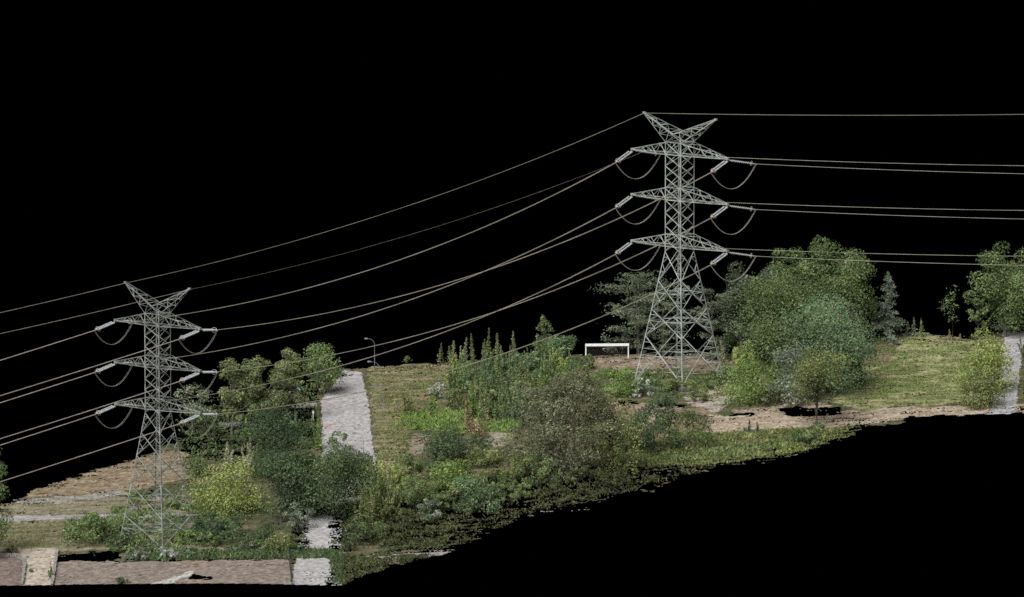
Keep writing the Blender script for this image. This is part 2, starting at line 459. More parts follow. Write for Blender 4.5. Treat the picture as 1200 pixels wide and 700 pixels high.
def crown(shape, w, h, z0, dens, pal, ppm, leaf=1.0, seed=0):
    """returns leaf centres, half axes, colours and clump centres for a crown w wide, from z0 to h above the foot"""
    r = np.random.default_rng(seed)
    L = 0.145 * leaf; Wd = 0.092 * leaf
    H = h - z0
    area = w * H * 0.8
    N = int(dens * area / (L * Wd * 2) * 2.3) + 60
    R = w / 2 * (1.18 if shape in ('dome', 'loose', 'pine') else 1.16 if shape == 'tree' else 1.04)
    if shape in ('tree', 'dome', 'loose'):
        K = max(8, int(11 + (0.95 if shape == 'tree' else 2.0) * w * H / 6.0)); K = min(K, 64 if shape == 'tree' else 110)
        q = ball(K, r); 
        if shape == 'dome':
            q[:, 2] = np.abs(q[:, 2]) * 1.0
            cc = np.stack([q[:, 0] * R * .82, q[:, 1] * R * .8, z0 + q[:, 2] * H * .80 + 0.08 * H], 1)
        else:
            nq = np.linalg.norm(q, axis=1, keepdims=True); q = q / np.maximum(nq, 1e-4) * nq ** 0.6
            q[:, :2] *= (1 - 0.30 * np.clip(q[:, 2:3], -1, 1))          # broader below, narrower above
            cc = np.stack([q[:, 0] * R * .84, q[:, 1] * R * .84, z0 + H * (0.5 + 0.45 * q[:, 2])], 1)
        if shape == 'tree' or (shape == 'loose' and z0 > 0):
            m = 3 + int(w / 3.2); la = r.random(m) * 6.283; lr = R * 0.62 * np.sqrt(r.random(m)); lt = (0.70 + 0.30 * r.random(m)) * (1 - 0.22 * (lr / R) ** 2)
            lt[0] = 1.0; lr[0] *= 0.4
            g = r.integers(0, m, K); u = r.random(K) ** 0.8; prof = np.sqrt(np.clip(1 - (2 * np.clip(u - 0.38, 0, 1) / 1.24) ** 2 * 0.95, 0.04, 1)) * (0.55 + 0.45 * np.clip(u / 0.3, 0, 1))
            an = r.random(K) * 6.283; rd = R * (0.50 if shape == 'tree' else 0.46) * prof * np.sqrt(r.random(K))
            cc = np.stack([np.cos(la[g]) * lr[g] + np.cos(an) * rd, np.sin(la[g]) * lr[g] + np.sin(an) * rd, z0 + H * (0.10 + 0.84 * u * lt[g])], 1)
        cr = (0.20 + 0.16 * r.random(K)) * min(w, H * 1.1) * (0.70 if shape == 'tree' else .68)
        if shape == 'loose': cr *= 0.62
        k = r.choice(K, N, p=cr ** 2 / np.sum(cr ** 2))
        d = unit(r.normal(size=(N, 3)) + np.array((0, -.15, .25)))
        rad = cr[k][:, None] * (0.62 + 0.42 * r.random((N, 1)) ** 0.6) * np.exp(0.10 * r.normal(size=(N, 1)))
        C = cc[k] + d * rad * np.array((1.08, 1.08, 0.86))
        if shape == 'dome': C[:, 2] = np.abs(C[:, 2])
        U, W = leaf_axes(N, L, Wd, 0.2, r, face=d)
        bias = (r.normal(size=K) * 0.26)[k] + 0.10 * d[:, 2]  # clump tones and paler clump tops put depth shading into leaf colour
    elif shape in ('spire', 'brush'):
        # upright shoots with leaves along them
        S = max(4, int(w * w * 0.9)) if shape == 'brush' else max(2, int(w / 0.8))
        S = min(S, 40)
        a = ball(S, r); sx = a[:, 0] * R * .8; sy = a[:, 1] * R * .8
        sh = H * (1 - 0.55 * (np.hypot(a[:, 0], a[:, 1])) ** 1.5) * (0.72 + 0.28 * r.random(S))
        sh[0] = H
        lean = r.normal(size=(S, 2)) * (0.07 if shape == 'spire' else 0.11)
        k = r.choice(S, N, p=sh / sh.sum()); t = r.random(N) ** 0.85
        rr = (0.55 if shape == 'brush' else 0.62) * (1.03 - t) ** 1.15 * (0.62 + 0.36 * w if shape == 'spire' else 1.05 + 0.06 * w)
        ang = r.random(N) * 2 * math.pi; rq = rr * np.abs(r.normal(size=N)) * 0.62 * (0.75 + 0.5 * (np.sin(t * 17 + k * 2.1) * .5 + .5))
        C = np.stack([sx[k] + lean[k, 0] * t * H + np.cos(ang) * rq, sy[k] + lean[k, 1] * t * H + np.sin(ang) * rq, z0 + t * sh[k] + 0.15 * r.normal(size=N) * .6], 1)
        al = np.stack([np.cos(ang) * .7, np.sin(ang) * .7, np.full(N, 1.2)], 1)
        U, W = leaf_axes(N, L * 1.1, Wd * .9, 0, r, along=al)
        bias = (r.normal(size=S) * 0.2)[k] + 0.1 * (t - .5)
        cc = np.stack([sx + lean[:, 0] * sh * .7, sy + lean[:, 1] * sh * .7, z0 + sh * .7], 1)
    elif shape in ('spruce', 'pine'):
        B = int(26 + 5 * H) if shape == 'spruce' else int(14 + 2.5 * H)
        bz = np.sort(r.random(B)) if shape == 'spruce' else np.sort(r.random(B))
        ba = r.random(B) * 2 * math.pi
        if shape == 'spruce': bl = R * (1.05 - bz) ** 0.75 * (0.75 + 0.35 * r.random(B))
        else: bl = R * (0.45 + 0.6 * np.sin(np.clip(bz, 0, 1) * math.pi * .9)) * (0.5 + 0.6 * r.random(B))
        k = r.choice(B, N, p=bl / bl.sum()); t = r.random(N) ** 0.6
        dr = (-0.22 if shape == 'spruce' else 0.10) * bl[k] * t ** 1.4
        sp_ = 0.16 * bl[k] + 0.12
        C = np.stack([np.cos(ba[k]) * bl[k] * t + sp_ * r.normal(size=N) * .7, np.sin(ba[k]) * bl[k] * t + sp_ * r.normal(size=N) * .7,
                      z0 + bz[k] * H * .96 + dr + 0.17 * r.normal(size=N) * (1 if shape == 'spruce' else 1.2)], 1)
        al = np.stack([np.cos(ba[k]), np.sin(ba[k]), np.full(N, -.1)], 1)
        U, W = leaf_axes(N, L * 1.15, Wd * .8, 0, r, along=al)
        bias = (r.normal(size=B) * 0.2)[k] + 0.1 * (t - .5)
        cc = np.stack([np.cos(ba) * bl * .6, np.sin(ba) * bl * .6, z0 + bz * H], 1)
    elif shape == 'weep':
        S = max(8, int(w * 4))
        a = r.random(S) * 2 * math.pi; rr = R * np.sqrt(r.random(S)) * .9
        top = H * (1 - 0.45 * (rr / R) ** 2) * (0.85 + 0.15 * r.random(S)); ln = top * (0.35 + 0.45 * r.random(S))
        k = r.choice(S, N); t = r.random(N)
        C = np.stack([np.cos(a[k]) * (rr[k] + .3 * t) + .13 * r.normal(size=N), np.sin(a[k]) * (rr[k] + .3 * t) + .13 * r.normal(size=N), z0 + top[k] - ln[k] * t + .1 * r.normal(size=N)], 1)
        U, W = leaf_axes(N, L * 1.2, Wd * .8, 0, r, along=np.tile((0, 0, -1.5), (N, 1)))
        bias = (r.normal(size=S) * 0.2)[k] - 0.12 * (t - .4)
        cc = np.stack([np.cos(a) * rr, np.sin(a) * rr, z0 + top * .9], 1)
    C[:, 2] = np.maximum(C[:, 2], 0.05)
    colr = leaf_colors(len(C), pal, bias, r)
    return C, U, W, colr, cc

PLANT_N = [0]
def plant(name, px, py, w, h, shape, pal, label, cat, z0=None, tw=1.0, dens=1.0, group=None, leaf=1.0, pos=None, bark='bark'):
    PLANT_N[0] += 1
    seed = 1000 + sum(ord(ch) * (i_ + 7) for i_, ch in enumerate(label)) % 90000 + int(px * 31 + py * 17)
    p = pos or ground_at(px, py)
    s = px_per_m(p); wm = w / s; hm = h / s / CP
    is_tree = name.endswith('tree') or name in ('spruce', 'pine')
    if z0 is None: z0 = 0.16 if is_tree else 0.0
    root = empty(name, p, 0)
    C, U, W, c, cc = crown(shape, wm, hm, z0 * hm, dens, pal, s, leaf, seed)
    V, F = quads(C, U, W)
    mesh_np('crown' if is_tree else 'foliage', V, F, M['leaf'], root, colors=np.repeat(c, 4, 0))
    r = random.Random(seed)
    mb = MB()
    if is_tree:
        r0 = (0.017 * hm + 0.05) * tw; top = hm * (0.92 if shape in ('spruce', 'pine') else 0.72)
        lean = (r.uniform(-.03, .03), r.uniform(-.03, .03))
        pts = [(lean[0]*hm*t + .06*hm*.1*math.sin(t*9+seed), lean[1]*hm*t, -0.3 + (top + .3)*t) for t in (0, .08, .25, .5, .75, 1)]
        mb.tube(pts, [r0*1.35, r0, r0*.85, r0*.62, r0*.38, r0*.12], 7)
        sel = r.sample(range(len(cc)), min(len(cc), 12))
        for i in sel:
            e = Vector(cc[i]); t0 = max(.15, min(.9, (e.z / top) * r.uniform(.45, .7))) if top > 0 else .5
            s0 = Vector((lean[0]*hm*t0, lean[1]*hm*t0, top*t0)); mid = s0.lerp(e, .5) + Vector((0, 0, -.04*hm))
            mb.tube([s0, mid, e], [r0*.42, r0*.26, r0*.07], 5)
    else:
        sel = r.sample(range(len(cc)), min(len(cc), 6))
        for i in sel:
            e = Vector(cc[i]); b = Vector((e.x*.25, e.y*.25, -.15))
            mb.tube([b, b.lerp(e, .55) + Vector((0, 0, .05*hm)), e], [.035 + .006*hm, .022 + .003*hm, .008], 5)
    mb.build('trunk' if is_tree else 'stem', M[bark], root)
    tag(root, label, cat, group)
    return root

# -- grass and low growth nobody could count
def turf(name, polys, n, hgt, pal, label, wdt=0.06, cover=None, seed=1, drop=0.0):
    r = np.random.default_rng(seed)
    Cs = []
    polys = [world_poly(p) for p in polys]
    areas = [0.5 * abs(np.dot(p[:, 0], np.roll(p[:, 1], 1)) - np.dot(p[:, 1], np.roll(p[:, 0], 1))) for p in polys]
    for p, a in zip(polys, areas):
        m = int(n * a / sum(areas) * 2.2)
        lo, hi = p.min(0), p.max(0)
        bb = (hi[0]-lo[0])*(hi[1]-lo[1]); m = int(m * bb / max(a, 1e-3) / 2.2)
        q = lo + r.random((m, 2)) * (hi - lo)
        jq = q + np.stack([1.6*(fbm(q[:,0]/1.5, q[:,1]/1.5, 31)-.5), 3.0*(fbm(q[:,0]/1.5, q[:,1]/1.5, 32)-.5)], 1)
        ok = inside(p, jq[:, 0], jq[:, 1])
        if cover is not None:
            ok &= fbm(q[:, 0]/cover[0], q[:, 1]/cover[1], 77+seed) > cover[2]
        Cs.append(q[ok])
    q = np.concatenate(Cs); m = len(q)
    z = terrain(q[:, 0], q[:, 1])
    clump = fbm(q[:, 0]/1.4, q[:, 1]/1.0, 55+seed, 2)
    hh = hgt * (0.35 + 1.1*clump) * np.exp(.25*r.normal(size=m))
    B = np.stack([q[:, 0], q[:, 1], z + hh*(.45 + .5*r.random(m)*clump)], 1)
    U = np.stack([.45*hh*r.normal(size=m), .45*hh*r.normal(size=m), hh*.55], 1)
    W = unit(np.stack([r.normal(size=m), .4*r.normal(size=m), .2*r.normal(size=m)], 1)) * wdt
    W *= (1 + .5*r.random((m, 1)))
    V, F = quads(B, U, W)
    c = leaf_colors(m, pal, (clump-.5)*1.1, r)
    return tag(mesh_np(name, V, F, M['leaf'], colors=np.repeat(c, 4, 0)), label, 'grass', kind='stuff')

turf('meadow_grass', [[(1008,402),(1060,391),(1140,398),(1140,468),(1012,478),(985,468)]], 26000, .15, 'olive', 'short green and straw grass on the slope beside the grey footpath', cover=(3.5, 1.5, .47), seed=2)
turf('meadow_grass', [[(1020,410),(1060,396),(1130,404),(1132,458),(1030,462)]], 7000, .16, 'fresh', 'greener patches of grass across the middle of the slope', cover=(3.0, 1.6, .52), seed=3)
turf('lush_grass', [[(470,488),(525,483),(612,494),(606,508),(540,506),(465,500)]], 12000, .5, 'fresh', 'lush bright green grass strip between the saplings and dark bushes', wdt=.09, cover=(2.5, 1.5, .3), seed=4)
turf('slope_grass', [[(434,432),(560,426),(556,456),(480,480),(480,545),(440,548),(437,490)]], 16000, .22, 'olive', 'sparse olive grass on the tan slope beside the street lamps', cover=(3.0, 1.0, .47), seed=5)
turf('verge_grass', [[(800,508),(960,502),(1000,500),(990,512),(950,527),(850,544),(700,550),(690,540)]], 17000, .34, 'olive', 'green rough grass along the lower edge of the trodden strip', wdt=.09, cover=(3.0, .8, .50), seed=6)
turf('verge_grass', [[(690,538),(860,520),(950,508),(940,522),(850,538),(700,548)]], 5000, .40, 'mid', 'brighter tufts within the rough grass below the trodden strip', wdt=.08, cover=(2.0, 1.2, .52), seed=16)
turf('lawn_grass', [[(-40,613),(70,611),(140,610),(66,642),(-40,643)]], 9000, .12, 'olive', 'short khaki lawn between concrete path and yard', cover=(3.0, 1.4, .45), seed=7)
turf('tower_grass', [[(690,434),(865,434),(865,462),(820,468),(700,466)]], 13000, .3, 'mid', 'green rough grass around the feet of the right pylon', wdt=.08, cover=(2.6, 1.3, .50), seed=8)
turf('tower_grass', [[(130,596),(240,590),(250,640),(130,646)]], 14000, .38, 'mid', 'green rough grass around the feet of the left pylon', wdt=.08, cover=(2.4, 1.3, .47), seed=9)
turf('undergrowth', [[(400,592),(560,560),(690,540),(850,547),(790,562),(720,580),(620,603),(540,640),(470,645),(405,640)]], 16000, .32, 'dark_olive', 'sparse dark olive undergrowth thinning out towards the lower edge', wdt=.09, cover=(4.5, .7, .55), seed=10)
turf('undergrowth', [[(400,600),(520,598),(540,618),(520,642),(400,642)]], 11000, .30, 'dark_olive', 'dark olive ground cover right of the grey road near the bottom', wdt=.09, cover=(4.0, .6, .54), seed=11)
turf('undergrowth', [[(400,652),(515,651),(440,670),(398,686)]], 6000, .3, 'dark_olive', 'dark green ground cover below the thin grey pavement', wdt=.09, cover=(2.0, .6, .5), seed=12)
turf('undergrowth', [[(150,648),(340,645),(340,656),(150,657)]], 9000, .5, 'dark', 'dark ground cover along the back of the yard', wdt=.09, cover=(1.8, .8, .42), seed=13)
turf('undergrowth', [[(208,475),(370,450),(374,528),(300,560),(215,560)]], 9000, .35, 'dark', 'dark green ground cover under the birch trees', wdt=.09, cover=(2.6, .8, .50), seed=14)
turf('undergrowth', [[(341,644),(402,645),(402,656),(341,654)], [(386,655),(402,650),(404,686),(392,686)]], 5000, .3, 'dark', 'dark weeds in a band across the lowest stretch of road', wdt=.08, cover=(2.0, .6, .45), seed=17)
turf('undergrowth', [[(700,480),(830,486),(830,520),(690,540)]], 5000, .35, 'olive', 'olive ground cover between brown earth patches', wdt=.09, cover=(2.0, 1.0, .50), seed=15)

# ------------------------------------------------------------------ pylons
def lerp(a, b, t): return Vector(a).lerp(Vector(b), t)

class Pylon:
    def __init__(self, px, py, phi, s_body, s_base, z_waist, levels, arm_half, arm_d, peak_half, peak_z, xnodes, label, wm=1.0, steel='steel'):
        self.p = ground_at(px, py); self.rz = -math.radians(phi)
        self.levels = levels; self.half = arm_half
        root = empty('pylon', self.p, self.rz); self.root = root
        tag(root, label, 'pylon', 'lattice pylons')
        hb = s_body/2; hB = s_base/2
        def hw(z):
            return hB + (hb-hB)*min(1, z/z_waist)
        def corner(i, z):
            sx, sy = ((-1,-1),(1,-1),(1,1),(-1,1))[i]; h = hw(z); return Vector((sx*h, sy*h, z))
        zt = levels[-1] + arm_d                        # top of the straight body
        LEG, BR, RED = .185*wm, .108*wm, .074*wm
        Rinv = Matrix.Rotation(self.rz, 3, 'Z')
        for i in range(4):
            c0, c1, c2 = corner(i, 0), corner(i, z_waist), corner(i, zt)
            g = float(terrain(*(self.p + Rinv @ c0)[:2])) - self.p.z
            c0f = c0 + (c0-c1)/z_waist*(-(g-.3)) if g < 0 else c0 - (c0-c1)*0
            mb = MB(); out = Vector((c0.x, c0.y, 0))
            mb.angle(c0f, c1, LEG, out); mb.angle(c1, c2, LEG*.9, out)
            leg = mb.build('leg', M[steel], root)
            MB().box((c0f.x, c0f.y, min(0, g)+.05), (.9, .9, .7)).build('footing', M['concrete'], leg)
        def bar(name, a, b, w, out, parent=root):
            MB().angle(a, b, w, out).build(name, M[steel], parent)
        nodes = [0.0] + xnodes + [z_waist]
        for f in range(4):
            i, j = f, (f+1) % 4
            out = (corner(i, 0)+corner(j, 0)); out.z = 0; out.normalize()
            for k in range(len(nodes)-1):
                z0, z1 = nodes[k], nodes[k+1]
                a0, b0, a1, b1 = corner(i, z0), corner(j, z0), corner(i, z1), corner(j, z1)
                bar('brace', a0, b1, BR*(1.1 if k < 2 else 1), out); bar('brace', b0, a1, BR*(1.1 if k < 2 else 1), -out)
                t = (a0-b0).length/((a0-b0).length+(a1-b1).length)
                X = lerp(a0, b1, t); zx = X.z
                ma, mb_ = corner(i, zx), corner(j, zx)
                if k < 3:
                    bar('belt', ma, mb_, BR*.8, out)
                if k < 3 or True:
                    nsub = 2 if k == 0 else 1
                    for (lo_, hi_, mid) in ((a0, a1, ma), (b0, b1, mb_)):
                        for m_ in range(nsub):
                            u = (m_+1)/(nsub+1)
                            dl = lerp(lo_, X, u); dh = lerp(hi_, X, u)
                            ll = lerp(lo_, mid, u); lh = lerp(hi_, mid, u)
                            bar('stiffener', ll, dl, RED, out); bar('stiffener', dl, lerp(ll, mid, .98 if nsub == 1 else 1/(nsub-m_)), RED, out)
                            bar('stiffener', lh, dh, RED, out)
                            if k > 0: bar('stiffener', dh, lerp(lh, mid, .98), RED, out)
            # lattice of the straight body
            zs = [z_waist]
            for lv in levels[1:]:
                n = 4; z0 = zs[-1]
                zs += [z0 + (lv-z0)*(q+1)/n for q in range(n)]
            zs.append(zt)
            for k in range(len(zs)-1):
                a0, b0, a1, b1 = corner(i, zs[k]), corner(j, zs[k]), corner(i, zs[k+1]), corner(j, zs[k+1])
                bar('brace', a0, b1, BR*.85, out); bar('brace', b0, a1, BR*.85, -out)
            for lv in levels:
                bar('belt', corner(i, lv), corner(j, lv), BR, out); bar('belt', corner(i, lv+arm_d), corner(j, lv+arm_d), BR, out)
        for z0, z1 in zip(nodes[:3], nodes[1:4]):       # plan diagonals across the belts
            a0, b1 = corner(0, z0), corner(0, z1)
            t = hw(z0)/(hw(z0)+hw(z1)); zx = z0+(z1-z0)*t
            for f in range(4):
                h = hw(zx); m1 = (corner(f, zx)+corner((f+1) % 4, zx))/2; m2 = (corner((f+1) % 4, zx)+corner((f+2) % 4, zx))/2
                bar('plan_brace', m1, m2, RED*1.2, (0, 0, 1))
        def lacing(part, P, Q, n, w, out):
            """zigzag between lines P0P1 and Q0Q1"""
            for k in range(n):
                u0, u1 = k/n, (k+1)/n
                if k % 2 == 0: a, b = lerp(P[0], P[1], u0), lerp(Q[0], Q[1], u1)
                else: a, b = lerp(Q[0], Q[1], u0), lerp(P[0], P[1], u1)
                bar('lacing_bar', a, b, w, out, part)
        for li, lv in enumerate(levels):
            for s in (-1, 1):
                T = Vector((s*arm_half, 0, lv)); mb = MB()
                tb = [T + Vector((0, q*.16, 0)) for q in (-1, 1)]
                B = [Vector((s*hb, q*hb, lv)) for q in (-1, 1)]; U = [Vector((s*hb, q*hb, lv+arm_d)) for q in (-1, 1)]
                tu = [t + Vector((0, 0, .22)) for t in tb]
                for q in (0, 1):
                    mb.angle(B[q], tb[q], BR*1.15, (0, q*2-1, -1)); mb.angle(U[q], tu[q], BR*1.0, (0, q*2-1, 1))
                mb.box((T.x, 0, lv+.1), (.34, .5, .34))
                arm = mb.build('crossarm', M[steel], root)
                lacing(arm, (B[0], tb[0]), (B[1], tb[1]), 8, RED*1.15, (0, 0, -1))
                lacing(arm, (U[0], tu[0]), (U[1], tu[1]), 5, RED, (0, 0, 1))
                for q in (0, 1):
                    lacing(arm, (B[q], tb[q]), (U[q], tu[q]), 7, RED, (0, q*2-1, 0))
        for s in (-1, 1):
            T = Vector((s*peak_half, 0, peak_z)); mb = MB()
            tt = [T + Vector((0, q*.12, 0)) for q in (-1, 1)]
            B = [Vector((s*hb, q*hb, zt)) for q in (-1, 1)]; A = [Vector((0, q*hb, zt+1.45*wm)) for q in (-1, 1)]
            for q in (0, 1):
                mb.angle(B[q], tt[q], BR, (s, q*2-1, -1)); mb.angle(A[q], tt[q] + Vector((0, 0, .18)), BR, (0, q*2-1, 1))
                mb.angle(A[q], Vector((-s*hb, q*hb, zt)), BR*.8, (0, q*2-1, 1))
            mb.box((T.x, 0, T.z+.1), (.4, .4, .3))
            pk = mb.build('earth_wire_peak', M[steel], root)
            lacing(pk, (B[0], tt[0]), (B[1], tt[1]), 7, RED, (s, 0, -1))
            lacing(pk, (A[0], tt[0]), (A[1], tt[1]), 7, RED, (0, 0, 1))
            for q in (0, 1): lacing(pk, (B[q], tt[q]), (A[q], tt[q]), 7, RED, (0, q*2-1, 0))
        self.peak = (peak_half, peak_z)
    def world(self, v): return self.p + Matrix.Rotation(self.rz, 3, 'Z') @ Vector(v)
    def tip(self, lvl, s): return self.world((s*self.half, 0, self.levels[lvl]-.12))
    def pk(self, s): return self.world((s*self.peak[0], 0, self.peak[1]))

P1 = Pylon(186, 635, 37, 2.85, 8.7, 20.4, [20.9, 27.5, 34.1], 8.45, 1.85, 6.4, 40.15, [4.3, 9.2, 13.7, 17.3],
           'smaller grey lattice pylon rising from bushes beside the yard', .86, 'steel_old')
P2 = Pylon(796, 445, 42, 3.4, 10.5, 21.6, [22.4, 30.2, 37.8], 10.5, 2.1, 7.9, 44.15, [7.5, 12.0, 16.7],
           'larger grey lattice pylon standing next to the white goal')

# ------------------------------------------------------------------ insulators, conductors
LV = ['bottom', 'middle', 'top']
SIDE = {-1: 'left', 1: 'right'}
def string_set(tip, az, slope, length, label, group):
    """a twin tension insulator; returns the dead-end point"""
    d = Vector((math.cos(az), math.sin(az), -slope)).normalized()
    root = empty('insulator', tip); tag(root, label, 'insulator', group)
    side = Vector((-math.sin(az), math.cos(az), 0))
    MB().tube([(0,0,0), d*.55], .05, 5).build('link', M['fitting'], root)
    y0, y1 = d*.55, d*(length-.55)
    mb = MB(); mb.tube([y0 - side*.4, y0 + side*.4], .06, 5); mb.build('yoke', M['fitting'], root)
    mb = MB(); mb.tube([y1 - side*.42, y1 + side*.42], .08, 5); mb.build('yoke', M['fitting'], root)
    for q in (-1, 1):
        pts, rad = [], []
        n = 11
        for k in range(n):
            a = y0.lerp(y1, k/n) + side*.34*q; b = y0.lerp(y1, (k+.55)/n) + side*.34*q
            pts += [a, a + d*.03, a + d*.14, b]; rad += [.05, .17, .12, .04]
        MB().tube(pts, rad, 7).build('disc_string', M['glass'], root)
    # arcing ring
    rp = []; up = side.cross(d)
    for k in range(11):
        a = 2*math.pi*k/10; rp.append(y1 - d*.25 + (side*math.cos(a)*.55 + up*math.sin(a)*.38))
    MB().tube(rp, .035, 5, False).build('arcing_ring', M['fitting'], root)
    MB().tube([y1, d*length], .06, 5).build('clamp', M['fitting'], root)
    return Vector(tip) + d*length, side

def twin(name, pts, side, r, mat, label, cat, group, gap=.10):
    o0 = Vector(pts[0]); root = empty(name, o0); tag(root, label, cat, group)
    for q in (-1, 1):
        MB().tube([Vector(p)-o0+side*gap*q for p in pts], r, 5).build('strand', mat, root)
    for k in range(4, len(pts)-3, 5):                   # spacers
        c = Vector(pts[k])-o0
        MB().tube([c-side*gap*1.15, c+side*gap*1.15], r*.8, 4).build('spacer', M['fitting'], root)
    return root

def span(a, b, sag, n=30):
    a, b = Vector(a), Vector(b)
    return [a.lerp(b, t/n) + Vector((0, 0, -4*sag*(t/n)*(1-t/n))) for t in range(n+1)]

def run(a, az, k, c, L, n=20):
    d = Vector((math.cos(az), math.sin(az), 0))
    return [Vector(a) + d*(L*t/n) + Vector((0, 0, -k*(L*t/n) + c*(L*t/n)**2)) for t in range(n+1)]

AZ_OUT_L = math.radians(180+43)                        # beyond the smaller pylon
AZ_OUT_R = math.radians(13)                            # beyond the larger pylon
dv = P2.p - P1.p; AZ_MID = math.atan2(dv.y, dv.x)
WR = .029
for lvl in range(3):
    for s in (-1, 1):
        where = f'{LV[lvl]} {SIDE[s]} arm'
        g = 'tension insulators of the pylons'
        eL, sdL = string_set(P1.tip(lvl, s), AZ_OUT_L, .24, 4.5, f'pale insulator at the {where} of the smaller pylon, towards the picture edge', g)
        eM, sdM = string_set(P1.tip(lvl, s), AZ_MID, .10, 4.2, f'pale insulator at the {where} of the smaller pylon, towards the larger', g)
        fM, sdN = string_set(P2.tip(lvl, s), AZ_MID+math.pi, .36, 4.9, f'pale insulator at the {where} of the larger pylon, towards the smaller', g)
        fR, sdR = string_set(P2.tip(lvl, s), AZ_OUT_R, .16, 4.9, f'pale insulator at the {where} of the larger pylon, towards the trees', g)
        twin('conductor', run(eL, AZ_OUT_L, .155, .0002, 45), sdL, WR, M['wire_brown'], f'brown twin wire leaving the {where} of the smaller pylon for the picture edge', 'cable', 'wires leaving the smaller pylon')
        twin('conductor', span(eM, fM, 4.3), sdM, WR, M['wire_olive'], f'sagging olive twin wire joining the {where}s of the two pylons', 'cable', 'wires between the pylons')
        twin('conductor', run(fR, AZ_OUT_R, .076, .0003, 75), sdR, WR*.7, M['wire_grey'], f'thin olive twin wire leaving the {where} of the larger pylon past the trees', 'cable', 'wires leaving the larger pylon')
        for (a, b, dip, nm, sd) in ((eL, eM, 2.9, 'smaller', sdM), (fM, fR, 3.4, 'larger', sdR)):
            twin('jumper_wire', span(a, b, dip, 16), Vector((0, 0, 1)).cross((b-a).normalized()), WR*.85, M['jumper'], f'drooping wire loop hanging under the {where} of the {nm} pylon', 'wire loop', 'jumper loops under the crossarms', gap=.12)
def earth(pts, label, r=.036, mat='wire_grey'):
    o0 = Vector(pts[0])
    o = MB().tube([Vector(p)-o0 for p in pts], r, 5).build('earth_wire', M[mat])
    o.location = o0
    tag(o, label, 'cable', 'earth wires over the pylon peaks')
earth(run(P1.pk(-1), AZ_OUT_L, .10, .0003, 60), 'thin earth wire leaving the left peak of the smaller pylon for the picture edge', .029, 'wire_brown')
earth(run(P1.pk(1), AZ_OUT_L, .10, .0003, 65), 'thin earth wire leaving the right peak of the smaller pylon for the picture edge', .03, 'wire_brown')
earth(span(P1.pk(-1), P2.pk(-1), 2.5), 'thin earth wire joining the left peaks of both pylons', .031, 'wire_olive')
earth(span(P1.pk(1), P2.pk(1), 2.7), 'faint earth wire joining the right peaks of both pylons', .013, 'wire_olive')
earth(run(P2.pk(-1), AZ_OUT_R, .045, .00025, 85), 'thin earth wire leaving the left peak of the larger pylon above the trees', .031)

# ------------------------------------------------------------------ street lamps
def street_lamp(px, py, hpx, reach, label):
    p = ground_at(px, py); s = px_per_m(p); h = hpx/s/CP; rch = reach/s
    root = empty('street_lamp', p); tag(root, label, 'street lamp', 'lamps along the road')
    MB().tube([(0,0,-.2), (0,0,.9), (0,0,h-.9)], [.07, .055, .035], 8).build('pole', M['lamp'], root)
    MB().tube([(0,0,h-.95), (-.06*rch,0,h-.55), (-.25*rch,0,h-.2), (-.5*rch,0,h-.05), (-.72*rch,0,h)], [.035, .035, .03, .03, .03], 7).build('arm', M['lamp'], root)
    hd = MB().prism([(-.68*rch, h-.06), (-.68*rch, h+.10), (-.85*rch, h+.16), (-1.0*rch, h+.08), (-1.0*rch, h-.02)], -.16, .16).build('lamp_head', M['lamp'], root)
    MB().box((-.84*rch, 0, h-.06), (.25*rch, .24, .06)).build('lens', M['glass'], hd)
    MB().box((0, -.1, .7), (.12, .06, .4)).build('hatch', M['darkmetal'], root)
street_lamp(439, 434, 37, 12, 'farthest street lamp, its head rising into the black sky beside the road')
street_lamp(444.5, 477, 53, 14, 'street lamp on the tan slope, second of the row from the far end')
street_lamp(450, 491, 40, 14, 'street lamp set farthest out on the slope, its head over the road edge')
street_lamp(438.5, 530, 54, 12, 'street lamp at the road edge, its head over the grey paving')
street_lamp(426, 560, 52, 13, 'nearest street lamp, its arched top against the pale road above the bushes')

# ------------------------------------------------------------------ football goal
def goal(px, py):
    p = ground_at(px, py); root = empty('football_goal', p, math.radians(4))
    tag(root, 'white football goal with dark net standing left of the larger pylon', 'goal')
    w, h, d = 7.2, 2.44, 2.0; t = .17
    for q in (-1, 1):
        MB().tube([(q*w/2, 0, -.1), (q*w/2, 0, h)], t*.62, 8).build('post', M['white'], root)
        st = MB(); st.tube([(q*w/2, 0, h), (q*w/2, .8, h-.05), (q*w/2, d, 0)], .03, 5); st.tube([(q*w/2, 0, .03), (q*w/2, d, .03)], .03, 5)
        st.build('stanchion', M['net'], root)
    MB().box((0, 0, h), (w+t*1.3, t*2.0, t*2.4)).build('crossbar', M['white'], root)
    n = MB()
    for k in range(31):
        x = -w/2 + w*k/30; n.tube([(x, 0, h), (x, .8, h-.05), (x, d, 0)], .012, 3, False)
    for k in range(1, 12):
        t_ = k/11; a = Vector((0, .8, h-.05)).lerp(Vector((0, d, 0)), t_); n.tube([(-w/2, a.y, a.z), (w/2, a.y, a.z)], .012, 3, False)
    for q in (-1, 1):
        for k in range(1, 8):
            z = h*k/8; n.tube([(q*w/2, 0, z), (q*w/2, .8+(d-.8)*(1-k/8), z)], .012, 3, False)
    n.build('net', M['net'], root)
goal(711.5, 421)

